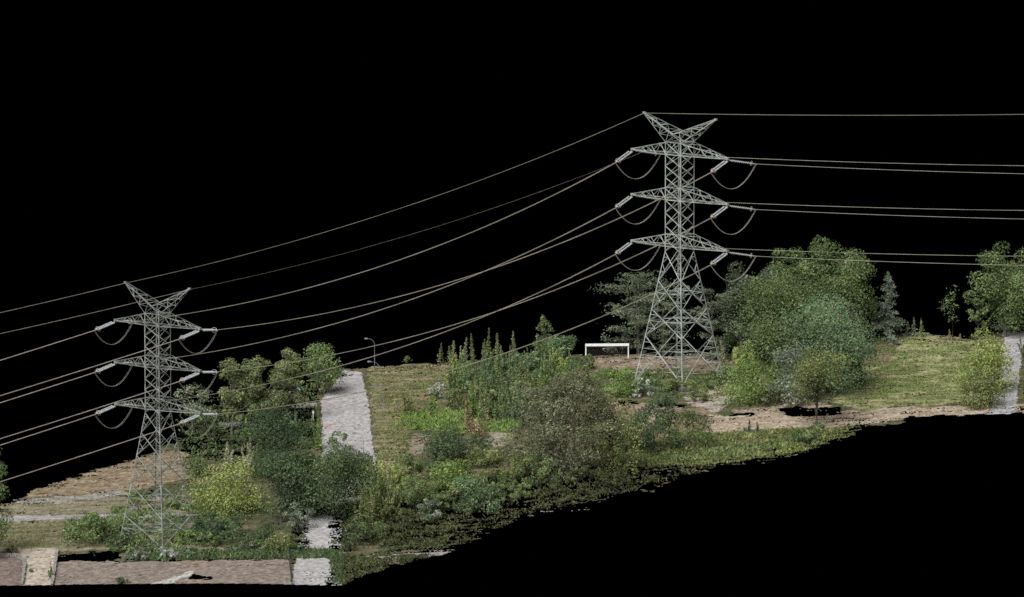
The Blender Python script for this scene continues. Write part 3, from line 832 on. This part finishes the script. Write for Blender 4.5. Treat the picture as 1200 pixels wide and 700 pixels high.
# ------------------------------------------------------------------ walls, fence, timbers, shed, car
def stone_wall(pts, label, hgt=.55, th=.45, name='stone_wall'):
    W = [ground_at(*p) for p in pts]; p0 = W[0].copy()
    mb = MB(); r = random.Random(len(label))
    for a, b in zip(W[:-1], W[1:]):
        d = b-a; n = max(1, int(d.length/.75)); ang = math.atan2(d.y, d.x)
        for k in range(n):
            for c in range(2):
                q = a.lerp(b, (k+.5+.25*(c % 2))/n)-p0
                mb.box((q.x+r.uniform(-.05,.05), q.y, q.z+hgt*(.25+.5*c)-.05), (d.length/n*r.uniform(.85,.97), th*r.uniform(.8,1.1), hgt*.5*r.uniform(.85,1.1)), Matrix.Rotation(ang+r.uniform(-.08,.08), 3, 'Z'))
    o = mb.build(name, M['stone']); o.location = p0
    tag(o, label, 'wall')
stone_wall([(-20,653),(4,652),(20,652),(27,656),(29,663),(28,672),(26,686)], 'low grey stone wall curving along the left side of the sandy track')
stone_wall([(67,646),(66,655),(64,668),(61,686)], 'low grey stone wall along the right side of the sandy track')

def block_wall(a, b, label, hgt):
    A, B = ground_at(*a), ground_at(*b); d = B-A; L = d.length; n = max(3, round(L/1.0))
    root = empty('block_wall', A, math.atan2(d.y, d.x)); tag(root, label, 'wall')
    for k in range(n):
        MB().box(((k+.5)*L/n, 0, d.z*(k+.5)/n+hgt/2-.1), (L/n*.97, .35, hgt+.2)).build('block', M['concrete'], root)
block_wall((256,499), (301,497), 'short grey concrete wall below the birch trees, the nearer of two', .5)
block_wall((318,479), (372,475), 'longer grey concrete wall ending at the road, the farther of two', .45)

def rail_fence(a, b, n, label):
    A, B = ground_at(*a), ground_at(*b)
    root = empty('rail_fence', A); tag(root, label, 'fence')
    for k in range(n+1):
        q = A.lerp(B, k/n); q.z = float(terrain(q.x, q.y)); q -= A
        MB().box((q.x, q.y, q.z+.55), (.16, .16, 1.3)).build('post', M['darkmetal'], root)
    for z in (.45, .95):
        MB().tube([(0,0,z), B-A+Vector((0,0,z))], .06, 6).build('rail', M['darkmetal'], root)
rail_fence((338,651), (342,685), 9, 'dark metal rail fence between brown yard and grey road')

for (px, py) in ((234,661.5), (235,664)):
    p = ground_at(px, py)
    MBo = MB().box((0, 0, .12), (2.6, .24, .2)).box((-1.0, 0, .02), (.2, .5, .1)).box((1.0, 0, .02), (.2, .5, .1)).build('timber_beam', M['timber'])
    MBo.location = p; MBo.rotation_euler = (0, 0, .03)
    tag(MBo, 'short brown timber beam lying at the back of the yard, the %s of two' % ('farther' if py < 663 else 'nearer'), 'beam')

def shed(px, py):
    p = ground_at(px, py); root = empty('shed', p, math.radians(8)); tag(root, 'small dark shed with pale teal gable roof glimpsed through the birch trees', 'shed')
    w, d, h, r_ = 3.6, 3.0, 1.9, 3.0
    MB().prism([(-w/2, -.2), (w/2, -.2), (w/2, h), (0, r_-.08), (-w/2, h)], -d/2, d/2).build('wall', M['shedwall'], root)
    for q in (-1, 1):
        n = Vector((q*w/2*1.12, 0, h-.12))
        MB().prism([(0, r_), (q*2.1, h-.05), (q*2.1, h+.12), (0, r_+.2)], -d/2-.25, d/2+.25).build('roof_slope', M['teal'], root)
    dr = MB().box((0, -d/2-.03, .85), (.9, .06, 1.7)).build('door', M['timber'], root)
    MB().box((.32, -d/2-.09, .85), (.05, .06, .16)).build('handle', M['lamp'], dr)
shed(336, 469)

def post_sign(px, py):
    p = ground_at(px, py); root = empty('marker_post', p); tag(root, 'short white marker post at the left edge of the road', 'post')
    MB().tube([(0,0,-.1),(0,0,1.5)], .07, 6).build('pole', M['white'], root)
    MB().box((0,-.08,1.25), (.3,.05,.5)).build('plate', M['white'], root)
post_sign(367, 492)

def car(px, py):
    p = ground_at(px, py); root = empty('parked_car', p, math.radians(-8)); tag(root, 'grey car parked at the top of the footpath behind the bushes', 'car')
    MB().prism([(-2.1,.35),(2.1,.35),(2.15,.75),(1.4,.95),(-2.0,1.0),(-2.15,.7)], -.85, .85).build('body', M['carpaint'], root)
    cab = MB().prism([(-1.9,.98),(1.2,.95),(.55,1.48),(-1.3,1.5)], -.74, .74).build('cabin', M['carpaint'], root)
    for y in (-.76, .76):
        MB().prism([(-1.55,1.03),(-.4,1.02),(-.4,1.42),(-1.2,1.42)], y-.012, y+.012).build('side_window', M['carglass'], cab)
        MB().prism([(-.3,1.02),(.85,1.0),(.42,1.42),(-.3,1.42)], y-.012, y+.012).build('side_window', M['carglass'], cab)
    MB().prism([(1.17,.99),(.60,1.45),(.63,1.47),(1.21,1.0)], -.66, .66).build('windscreen', M['carglass'], cab)
    for x in (-1.3, 1.3):
        for y in (-.8, .8):
            wl = MB().tube([(x, y-.1, .33), (x, y+.1, .33)], .33, 14).build('wheel', M['tyre'], root)
            MB().tube([(x, y-.11, .33), (x, y+.11, .33)], .19, 10).build('rim', M['lamp'], wl)
    for y in (-.6, .6):
        MB().box((2.12, y, .68), (.08, .3, .14)).build('headlight', M['white'], root)
car(1181, 388.5)

# ------------------------------------------------------------------ trees and shrubs: name, foot x, foot y, width, height, form, colour, label, kind word, options
B_, T_ = 'bush', 'tree'
PLANTS = [
 # beside the smaller pylon
 ('broadleaf_tree', -8, 655, 62, 146, 'tree', 'mid', 'green tree cut by the picture edge beside the tilled slope', T_, dict(z0=.06, dens=.9)),
 ('shrub', 113, 634, 88, 46, 'dome', 'mid', 'wide dark green bush between the lawn and the smaller pylon', B_, dict(dens=1.25)),
 ('shrub', 138, 645, 50, 26, 'dome', 'dark', 'low dark bush at the foot of the smaller pylon, before the wide bush', B_, dict(dens=.5)),
 ('shrub', 14, 648, 14, 9, 'dome', 'mid', 'tiny green plant on the lawn by the stone wall corner', B_, {}),
 ('shrub', 36, 671, 6, 5, 'dome', 'mid', 'small green weed in the middle of the sandy track', B_, {}),
 ('shrub', 59, 678, 5, 18, 'brush', 'mid', 'thin green weeds along the wall beside the sandy track', B_, dict(dens=.5)),
 ('shrub', 145, 684, 22, 9, 'dome', 'deep', 'small dark bush standing alone in the brown yard', B_, {}),
 ('shrub', 162, 590, 34, 15, 'dome', 'fresh', 'bright green low bush behind the smaller pylon, first of two', B_, {}),
 ('shrub', 203, 595, 46, 17, 'dome', 'fresh', 'bright green low bush behind the smaller pylon, broader of two', B_, {}),
 ('shrub', 203, 635, 58, 20, 'dome', 'fresh', 'green mound of leaves between the legs of the smaller pylon', B_, {}),
 ('shrub', 155, 644, 42, 18, 'dome', 'mid', 'green low bush at the front foot of the smaller pylon', B_, {}),
 ('shrub', 228, 637, 36, 18, 'dome', 'mid', 'green low bush at the outer foot of the smaller pylon', B_, {}),
 ('shrub', 176, 649, 40, 14, 'loose', 'blue', 'leafy bush hiding the front foot of the smaller pylon', B_, dict(z0=0, dens=.8)),
 ('shrub', 143, 634, 30, 22, 'loose', 'mid', 'leafy bush hiding the outer left foot of the smaller pylon', B_, dict(z0=0, dens=.9)),
 ('shrub', 236, 634, 26, 26, 'loose', 'deep', 'dark bush beside the outer right foot of the smaller pylon', B_, dict(z0=0, dens=.9)),
 ('shrub', 160, 656, 40, 13, 'dome', 'grey', 'grey green hedge bush behind the yard, nearest the dark gap', B_, dict(group='hedge behind the yard')),
 ('shrub', 190, 654, 50, 15, 'dome', 'silver', 'silvery hedge bush behind the yard below the pylon feet', B_, dict(group='hedge behind the yard')),
 ('shrub', 222, 652, 42, 13, 'dome', 'blue', 'blue green hedge bush behind the yard below the sandy gap', B_, dict(group='hedge behind the yard')),
 ('shrub', 246, 650, 30, 8, 'dome', 'dark', 'dark hedge bush behind the yard above the timber beams', B_, dict(dens=.6, group='hedge behind the yard')),
 ('shrub', 290, 648, 36, 15, 'loose', 'grey', 'grey twiggy bush behind the yard, left of the rail fence', B_, dict(dens=.6, z0=0, group='hedge behind the yard')),
 ('shrub', 325, 646, 40, 26, 'dome', 'olive', 'olive bush beside the road end of the rail fence', B_, dict(dens=.7)),
 ('shrub', 267, 606, 84, 80, 'dome', 'lime', 'large bright yellow green bush right of the smaller pylon', B_, dict(dens=1.1)),
 ('shrub', 243, 590, 30, 22, 'dome', 'fresh', 'fresh green bush tucked against the yellow green bush', B_, {}),
 ('shrub', 233, 560, 30, 34, 'brush', 'mid', 'upright green bush between pylon and yellow green bush', B_, {}),
 ('shrub', 266, 545, 13, 27, 'brush', 'pale', 'slim cream coloured bush behind the yellow green bush, the shorter of two', B_, {}),
 ('shrub', 292, 552, 17, 37, 'brush', 'pale', 'slim cream coloured bush behind the yellow green bush, the taller of two', B_, dict(dens=.8)),
 ('shrub', 306, 548, 18, 26, 'brush', 'yellow', 'yellowish upright bush beside the cream coloured bushes', B_, {}),
 ('shrub', 262, 632, 76, 36, 'dome', 'deep', 'spreading dark green bush below the yellow green bush', B_, {}),
 ('shrub', 247, 640, 30, 20, 'loose', 'mid', 'leafy green bush beside the bare sandy patch', B_, dict(z0=0, dens=.7)),
 ('shrub', 300, 643, 58, 34, 'dome', 'dark', 'very dark bush above the hedge, left of the road', B_, dict(dens=.8)),
 # trees left of the road
 ('birch_tree', 272, 507, 60, 94, 'loose', 'birch', 'olive birch tree nearest the smaller pylon', T_, dict(bark='palebark', z0=.06, dens=.85, tw=.7)),
 ('birch_tree', 309, 503, 60, 88, 'loose', 'birch', 'olive birch tree with forked top, middle of the birches', T_, dict(bark='palebark', z0=.06, dens=.85, tw=.7)),
 ('birch_tree', 346, 497, 52, 98, 'loose', 'birch', 'tallest slender birch tree beside the round green tree', T_, dict(bark='palebark', z0=.06, dens=.85, tw=.7)),
 ('broadleaf_tree', 373, 462, 56, 60, 'tree', 'mid', 'rounded green tree hanging over the left edge of the road', T_, dict(z0=.1)),
 ('broadleaf_tree', 226, 505, 52, 58, 'loose', 'pine', 'dull grey green tree directly behind the smaller pylon', T_, dict(dens=.45)),
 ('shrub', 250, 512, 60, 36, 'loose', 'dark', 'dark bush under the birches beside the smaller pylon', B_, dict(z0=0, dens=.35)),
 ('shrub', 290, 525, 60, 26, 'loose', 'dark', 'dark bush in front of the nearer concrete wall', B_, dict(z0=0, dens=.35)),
 ('shrub', 290, 512, 14, 24, 'brush', 'fresh', 'small bright sapling in front of the nearer concrete wall', B_, dict(dens=.6)),
 ('shrub', 331, 472, 14, 10, 'dome', 'yellow', 'yellow flowering bush in front of the teal roofed shed', B_, {}),
 ('shrub', 372, 528, 9, 50, 'brush', 'fresh', 'narrow green climber standing along the left edge of the road', B_, dict(dens=1.1)),
 ('broadleaf_tree', 338, 560, 80, 96, 'tree', 'deep', 'dark bluish tree left of the road with lobed crown', T_, dict(z0=.08, dens=1.05)),
 ('broadleaf_tree', 330, 613, 80, 92, 'tree', 'deep', 'dark bluish green tree behind the very dark bush', T_, dict(z0=.05, dens=1.0)),
 ('shrub', 352, 605, 46, 70, 'loose', 'dark', 'thin dark shrub veiling the road bend', B_, dict(z0=0, dens=.6)),
 ('broadleaf_tree', 404, 606, 98, 88, 'tree', 'dark', 'dark tree covering the road before the nearest lamp', T_, dict(z0=.03, dens=1.25)),
 ('broadleaf_tree', 370, 606, 74, 92, 'loose', 'dark', 'dark feathery tree over the inner side of the road bend', T_, dict(z0=.04, dens=1.15)),
 ('shrub', 398, 528, 34, 22, 'loose', 'mid', 'leafy green branches reaching over the pale road', B_, dict(z0=0, dens=.5)),
 ('shrub', 428, 636, 56, 34, 'loose', 'dark', 'broad dark bush right of the lowest stretch of road', B_, dict(z0=0, dens=.5)),
 ('shrub', 350, 646, 26, 22, 'loose', 'dark', 'dark weeds spilling onto the left side of the lower road', B_, dict(z0=0, dens=.5)),
 ('shrub', 400, 648, 34, 26, 'loose', 'dark', 'dark weeds spilling onto the right side of the lower road', B_, dict(z0=0, dens=.5)),
 ('shrub', 350, 622, 40, 34, 'loose', 'grey', 'greyish twiggy shrub at the road bend', B_, dict(z0=0, dens=.6)),
 # scrub right of the road
 ('shrub', 436, 615, 66, 66, 'brush', 'olive', 'tall olive scrub bush at the right edge of the lower road', B_, dict(dens=.9)),
 ('shrub', 420, 560, 40, 36, 'dome', 'dark', 'dark bush at the foot of the nearest street lamp', B_, {}),
 ('shrub', 458, 575, 54, 40, 'brush', 'yellow', 'yellowish scrub bush below the tan slope', B_, dict(dens=.7)),
 ('shrub', 455, 600, 60, 38, 'loose', 'olive', 'loose olive bush below the yellowish scrub', B_, dict(z0=0, dens=.8)),
 ('shrub', 490, 605, 70, 46, 'loose', 'mid', 'grey flecked green bush in the middle of the lower scrub', B_, dict(z0=0, dens=.8)),
 ('shrub', 480, 565, 44, 34, 'loose', 'mid', 'small leafy bush in front of the dark blue green bush', B_, dict(z0=0, dens=.8)),
 ('shrub', 516, 552, 70, 58, 'dome', 'deep', 'large dark blue green bush below the lush grass strip', B_, dict(dens=1.1)),
 ('shrub', 558, 548, 44, 44, 'dome', 'dark', 'dark bush joined to the large dark blue green one', B_, dict(dens=.8)),
 ('shrub', 525, 580, 66, 48, 'dome', 'fresh', 'bright leafy bush in front of the large dark blue green bush', B_, dict(dens=.9)),
 ('shrub', 566, 572, 56, 46, 'loose', 'olive', 'olive yellow bush beside the bright leafy bush', B_, dict(z0=0, dens=1.0)),
 ('shrub', 604, 572, 44, 52, 'brush', 'olive', 'upright olive bush at the edge of the grey brown thicket', B_, dict(dens=.9)),
 ('shrub', 556, 600, 54, 48, 'dome', 'blue', 'blue green rounded bush above the dark hollow', B_, {}),
 ('shrub', 436, 590, 54, 50, 'loose', 'yellow', 'yellow olive bush beside the dark tree on the road', B_, dict(z0=0, dens=.8)),
 ('shrub', 484, 590, 60, 44, 'loose', 'olive', 'olive bush behind the grey flecked green bush', B_, dict(z0=0, dens=.9)),
 ('shrub', 470, 620, 70, 26, 'loose', 'dark_olive', 'low dark bush at the lower edge of the scrub', B_, dict(z0=0, dens=.4)),
 ('shrub', 540, 600, 50, 34, 'loose', 'olive', 'olive leafy bush just left of the blue green rounded bush', B_, dict(z0=0, dens=.7)),
 ('shrub', 590, 594, 54, 34, 'loose', 'mid', 'green bush just right of the blue green rounded bush', B_, dict(z0=0, dens=.7)),
 ('shrub', 505, 612, 50, 26, 'loose', 'grey', 'faded grey green bush low in the scrub', B_, dict(z0=0, dens=.6)),
 ('shrub', 632, 575, 60, 44, 'loose', 'mid', 'green bush in front of the grey brown thicket', B_, dict(z0=0, dens=.9)),
 ('shrub', 600, 585, 50, 22, 'loose', 'mid', 'low green bush above the bare brown bank', B_, dict(z0=0, dens=.7)),
 # grey brown thicket
 ('willow_tree', 632, 558, 84, 108, 'loose', 'taupe', 'grey brown willow, first of the three in the big thicket', T_, dict(z0=0, dens=1.0, tw=.6)),
 ('willow_tree', 674, 564, 94, 136, 'loose', 'taupe', 'grey brown willow, tallest and middle of the big thicket', T_, dict(z0=0, dens=1.0, tw=.6)),
 ('willow_tree', 716, 558, 76, 100, 'loose', 'olive', 'grey olive willow at the pylon end of the big thicket', T_, dict(z0=0, dens=.85, tw=.6)),
 ('shrub', 652, 570, 80, 110, 'brush', 'taupe', 'wispy upright shoots in front of the willow thicket', B_, dict(dens=.3)),
 ('shrub', 690, 580, 90, 34, 'loose', 'dark_olive', 'sparse brownish scrub fading out below the willow thicket', B_, dict(z0=0, dens=.45)),
 ('shrub', 735, 575, 80, 26, 'loose', 'dark_olive', 'sparse scrub fringe below the rough grass', B_, dict(z0=0, dens=.35)),
 ('shrub', 650, 592, 70, 22, 'loose', 'dark_olive', 'sparse dark scrub above the pale pavement scrap', B_, dict(z0=0, dens=.4)),
 ('shrub', 677, 448, 30, 20, 'brush', 'tan', 'tan coloured bush at the top of the willow thicket', B_, dict(dens=.7)),
 ('shrub', 687, 452, 10, 25, 'spire', 'pale', 'pale spike of leaves above the willow thicket', B_, {}),
 ('shrub', 690, 432, 22, 17, 'dome', 'mid', 'small green bush in front of the white goal', B_, {}),
 # among the saplings
 ('spruce', 638, 430, 36, 63, 'spruce', 'mid', 'dark green conifer standing highest above the saplings', T_, dict(z0=.05)),
 ('broadleaf_tree', 661, 442, 40, 56, 'tree', 'blue', 'grey green rounded tree beside the dark conifer', T_, dict(z0=.05)),
 ('shrub', 553, 506, 22, 44, 'spire', 'tan', 'dry tan coloured shrub rising from the lush grass', B_, dict(dens=.9)),
 ('shrub', 562, 512, 26, 28, 'brush', 'tan', 'lower dry tan shrub leaning beside the lush grass', B_, dict(dens=.6)),
 ('shrub', 550, 478, 60, 30, 'loose', 'mid', 'leafy green bush low in the sapling thicket behind the tan shrub', B_, dict(z0=0, dens=.8)),
 ('shrub', 605, 482, 70, 36, 'loose', 'birch', 'leafy bush low in the sapling thicket next to the willows', B_, dict(z0=0, dens=.8)),
 ('shrub', 620, 446, 70, 34, 'loose', 'blue', 'grey green bush filling the sapling thicket below the dark conifer', B_, dict(z0=0, dens=.7)),
 ('shrub', 514, 468, 24, 20, 'dome', 'silver', 'pale silvery round bush on the slope', B_, {}),
 ('shrub', 479, 488, 30, 30, 'brush', 'olive', 'yellowish upright weeds on the slope left of the saplings', B_, dict(dens=.6)),
 ('shrub', 508, 486, 16, 30, 'spire', 'fresh', 'bright green sapling below the silvery bush', B_, {}),
 ('shrub', 477, 424, 12, 7, 'brush', 'olive', 'tiny weed on the skyline above the slope', B_, dict(dens=.6)),
 ('sapling', 515, 424, 8, 20, 'spire', 'olive', 'lone thin sapling first on the skyline left of the thicket', 'sapling', {}),
 ('sapling', 529, 426, 12, 26, 'spire', 'birch', 'thin sapling second on the skyline left of the thicket', 'sapling', {}),
 ('sapling', 541, 432, 14, 36, 'spire', 'pine', 'pale tipped sapling third on the skyline', 'sapling', {}),
 ('sapling', 554, 432, 12, 40, 'spire', 'olive', 'pointed sapling fourth on the skyline', 'sapling', {}),
 ('sapling', 566, 438, 14, 52, 'spire', 'olive', 'tallest pointed sapling left of the dark conifer', 'sapling', {}),
 ('sapling', 584, 438, 14, 46, 'spire', 'olive', 'pointed sapling between the tallest and the pale tipped one', 'sapling', {}),
 ('sapling', 597, 440, 16, 50, 'spire', 'birch', 'pale tipped tall sapling next to the dark conifer gap', 'sapling', {}),
 # around the larger pylon
 ('shrub', 734, 464, 42, 40, 'dome', 'fresh', 'bright green bush left of the larger pylon below the goal', B_, {}),
 ('shrub', 714, 442, 22, 13, 'dome', 'fresh', 'low bright bush below the white goal', B_, {}),
 ('shrub', 752, 466, 26, 24, 'loose', 'silver', 'pale green bush at the left foot of the larger pylon', B_, dict(z0=0, dens=.7)),
 ('shrub', 796, 464, 40, 22, 'loose', 'olive', 'olive weeds hiding the front foot of the larger pylon', B_, dict(z0=0, dens=.6)),
 ('shrub', 760, 452, 26, 16, 'loose', 'mid', 'green weeds inside the left leg of the larger pylon', B_, dict(z0=0, dens=.7)),
 ('shrub', 836, 455, 24, 18, 'loose', 'mid', 'green weeds inside the right leg of the larger pylon', B_, dict(z0=0, dens=.6)),
 ('shrub', 782, 458, 28, 18, 'dome', 'mid', 'green bush at the front foot of the larger pylon', B_, {}),
 ('shrub', 818, 470, 40, 20, 'loose', 'olive', 'olive bush between the feet of the larger pylon', B_, dict(z0=0, dens=.7)),
 ('shrub', 848, 462, 28, 16, 'brush', 'tan', 'dry grassy tuft at the right foot of the larger pylon', B_, dict(dens=.5)),
 ('shrub', 772, 532, 62, 72, 'loose', 'deep', 'thin dark shrub in front of the larger pylon, the taller of two', B_, dict(z0=0, dens=.6)),
 ('shrub', 806, 526, 58, 48, 'loose', 'dark', 'thin dark shrub in front of the larger pylon, the lower of two', B_, dict(z0=0, dens=.45)),
 ('shrub', 740, 530, 46, 38, 'loose', 'dark', 'dark bush between the willow thicket and the thin dark shrubs', B_, dict(z0=0, dens=.9)),
 ('shrub', 878, 476, 70, 66, 'dome', 'fresh', 'large bright green bush right of the larger pylon', B_, dict(dens=1.0)),
 ('shrub', 908, 446, 24, 28, 'spire', 'fresh', 'pointed bright shoots behind the large bright green bush', B_, {}),
 ('willow_tree', 873, 440, 32, 44, 'weep', 'yellow', 'small drooping yellow green tree behind the bright bush', T_, dict(z0=.1)),
 ('shrub', 846, 432, 20, 34, 'brush', 'pale', 'pale upright bush touching the right side of the larger pylon', B_, {}),
 ('shrub', 855, 448, 34, 26, 'dome', 'mid', 'green bush just right of the larger pylon', B_, {}),
 ('shrub', 905, 476, 30, 26, 'loose', 'taupe', 'faded brownish bush between bright and grey bushes', B_, dict(z0=0, dens=.7)),
 ('shrub', 928, 474, 56, 80, 'dome', 'grey', 'grey leafed bush left of the slender tree', B_, dict(dens=.95)),
 ('shrub', 925, 478, 28, 18, 'loose', 'pale', 'pale low bush at the foot of the grey leafed bush', B_, dict(z0=0, dens=.6)),
 ('broadleaf_tree', 957, 499, 70, 92, 'tree', 'olive', 'slender olive tree with bare trunk by the trodden strip', T_, dict(z0=.27, dens=1.0)),
 ('shrub', 958, 506, 16, 14, 'dome', 'mid', 'green weeds round the bare trunk of the slender tree', B_, dict(dens=.8)),
 ('shrub', 945, 521, 40, 22, 'dome', 'mid', 'green bush at the end of the rough grass, below the slender tree', B_, {}),
 ('sapling', 875, 508, 8, 15, 'spire', 'pine', 'tiny sapling on the trodden strip, the taller of two', 'sapling', {}),
 ('sapling', 888, 507, 7, 12, 'spire', 'pine', 'tiny sapling on the trodden strip, the shorter of two', 'sapling', {}),
 ('broadleaf_tree', 965, 462, 112, 108, 'tree', 'blue', 'broad blue green tree behind the slender tree', T_, dict(z0=.04, dens=1.15)),
 ('broadleaf_tree', 990, 455, 50, 56, 'tree', 'blue', 'lower blue green tree at the edge of the meadow', T_, dict(z0=.04)),
 ('broadleaf_tree', 925, 432, 112, 126, 'tree', 'mid', 'large olive green tree with domed crown behind the blue green tree', T_, dict(z0=.05, dens=1.15)),
 ('broadleaf_tree', 922, 412, 50, 134, 'tree', 'mid', 'tall green tree crossed by the lowest wires, first of three', T_, dict(z0=.12)),
 ('broadleaf_tree', 958, 410, 56, 138, 'tree', 'mid', 'tallest green tree rising above the domed crown, middle of three', T_, dict(z0=.12)),
 ('broadleaf_tree', 1003, 412, 72, 122, 'tree', 'mid', 'tall broad green tree beside the grey conifer, last of three', T_, dict(z0=.08, dens=1.1)),
 ('spruce', 1040, 400, 44, 82, 'spruce', 'grey', 'tall grey conifer at the left end of the skyline gap', T_, dict(z0=.04, dens=.95)),
 ('spruce', 1001, 412, 30, 60, 'spruce', 'grey', 'short grey conifer in front of the broad green tree', T_, dict(z0=.02)),
 ('shrub', 1016, 414, 22, 18, 'dome', 'grey', 'grey bush at the foot of the broad green tree', B_, {}),
 ('tall_tree', 866, 424, 50, 130, 'tree', 'pine', 'tall dull grey green tree right behind the larger pylon', T_, dict(z0=.0, dens=.95)),
 ('tall_tree', 893, 422, 42, 126, 'tree', 'pine', 'dull grey green tree between the larger pylon and the domed tree', T_, dict(z0=.0, dens=.9)),
 ('spruce', 836, 422, 46, 84, 'pine', 'pine', 'shorter dull conifer seen through the larger pylon', T_, dict(z0=.0, dens=.8)),
 ('pine', 748, 414, 84, 98, 'pine', 'pine', 'sparse layered pine left of the larger pylon above the goal', T_, dict(z0=.04, dens=.55)),
 ('pine', 778, 415, 60, 86, 'pine', 'pine', 'sparse pine standing behind the larger pylon', T_, dict(z0=.04, dens=.5)),
 ('shrub', 868, 424, 50, 44, 'loose', 'dark', 'dark undergrowth bush below the tall dull tree', B_, dict(z0=0, dens=.6)),
 ('shrub', 896, 426, 40, 40, 'loose', 'dark', 'dark undergrowth bush left of the domed tree', B_, dict(z0=0, dens=.6)),
 ('shrub', 726, 413, 50, 30, 'loose', 'pine', 'sparse dull bush behind the white goal', B_, dict(z0=0, dens=.25)),
 ('shrub', 790, 415, 90, 12, 'loose', 'dark', 'dark low hedge behind the larger pylon', B_, dict(z0=0, dens=.6)),
 # by the footpath
 ('broadleaf_tree', 1178, 395, 72, 110, 'tree', 'mid', 'tall dark green tree above the footpath at the picture edge', T_, dict(z0=.0, dens=1.25)),
 ('broadleaf_tree', 1147, 394, 36, 60, 'loose', 'mid', 'dark leafy tree joined to the tall tree above the footpath', T_, dict(z0=.1, dens=.5)),
 ('broadleaf_tree', 1116, 397, 40, 66, 'loose', 'mid', 'thin sparse tree standing in the skyline gap', T_, dict(z0=.25, dens=.07, tw=.1)),
 ('shrub', 1156, 460, 62, 82, 'dome', 'yellow', 'bright yellow green bush beside the footpath', B_, dict(dens=1.1)),
 ('shrub', 1150, 477, 54, 50, 'dome', 'olive', 'darker green bush beside the footpath, below the bright one', B_, dict(dens=1.1)),
 ('shrub', 1201, 470, 12, 50, 'brush', 'olive', 'narrow green bush on the far side of the footpath', B_, dict(dens=.7)),
 ('shrub', 1199, 422, 10, 26, 'brush', 'mid', 'small green bush at the upper picture edge of the footpath', B_, dict(dens=.7)),
 ('sapling', 1055, 394, 7, 12, 'spire', 'grey', 'short grey seedling on the mound, first of four', 'seedling', dict(dens=.8)),
 ('sapling', 1063, 394, 9, 17, 'spire', 'grey', 'grey seedling on the mound, second of four', 'seedling', dict(dens=.8)),
 ('sapling', 1071, 394, 7, 21, 'spire', 'grey', 'tallest grey seedling on the mound, third of four', 'seedling', dict(dens=.8)),
 ('sapling', 1079, 395, 7, 20, 'spire', 'mid', 'green seedling on the mound, fourth of four', 'seedling', dict(dens=.7)),
 ('sapling', 1114, 399, 5, 12, 'spire', 'tan', 'dry brown seedling on the meadow rim, the taller of two', 'seedling', dict(dens=.7)),
 ('sapling', 1126, 400, 5, 8, 'spire', 'tan', 'dry brown seedling on the meadow rim, the shorter of two', 'seedling', dict(dens=.7)),
]
for nm, px, py, w, h, shp, pal, lab, cat, kw in PLANTS:
    plant(nm, px, py, w, h, shp, pal, lab, cat, **kw)

# the sapling thicket: alike young trees, side by side
rs = random.Random(5)
spots = []
for row, (py, x0, x1, n, hh) in enumerate(((446, 528, 665, 10, 44), (460, 524, 690, 13, 46), (476, 530, 665, 11, 46), (491, 545, 640, 8, 44))):
    for k in range(n):
        spots.append((x0 + (x1-x0)*(k+.5)/n + rs.uniform(-5, 5), py + rs.uniform(-5, 5) - .05*(x0 + (x1-x0)*k/n - 590), hh*rs.uniform(.75, 1.15), rs.uniform(22, 32)))
for (px, py, h, w) in spots:
    plant('sapling', px, py, w, h, rs.choice(['spire', 'brush']), rs.choice(['mid', 'birch', 'blue', 'birch', 'yellow', 'olive', 'fresh', 'mid']), 'leafy young sapling within the dense green thicket left of the goal', 'sapling', group='saplings of the thicket', dens=.95)
print('leaves', LEAVES[0], 'plants', PLANT_N[0], 'objects', len(bpy.data.objects))
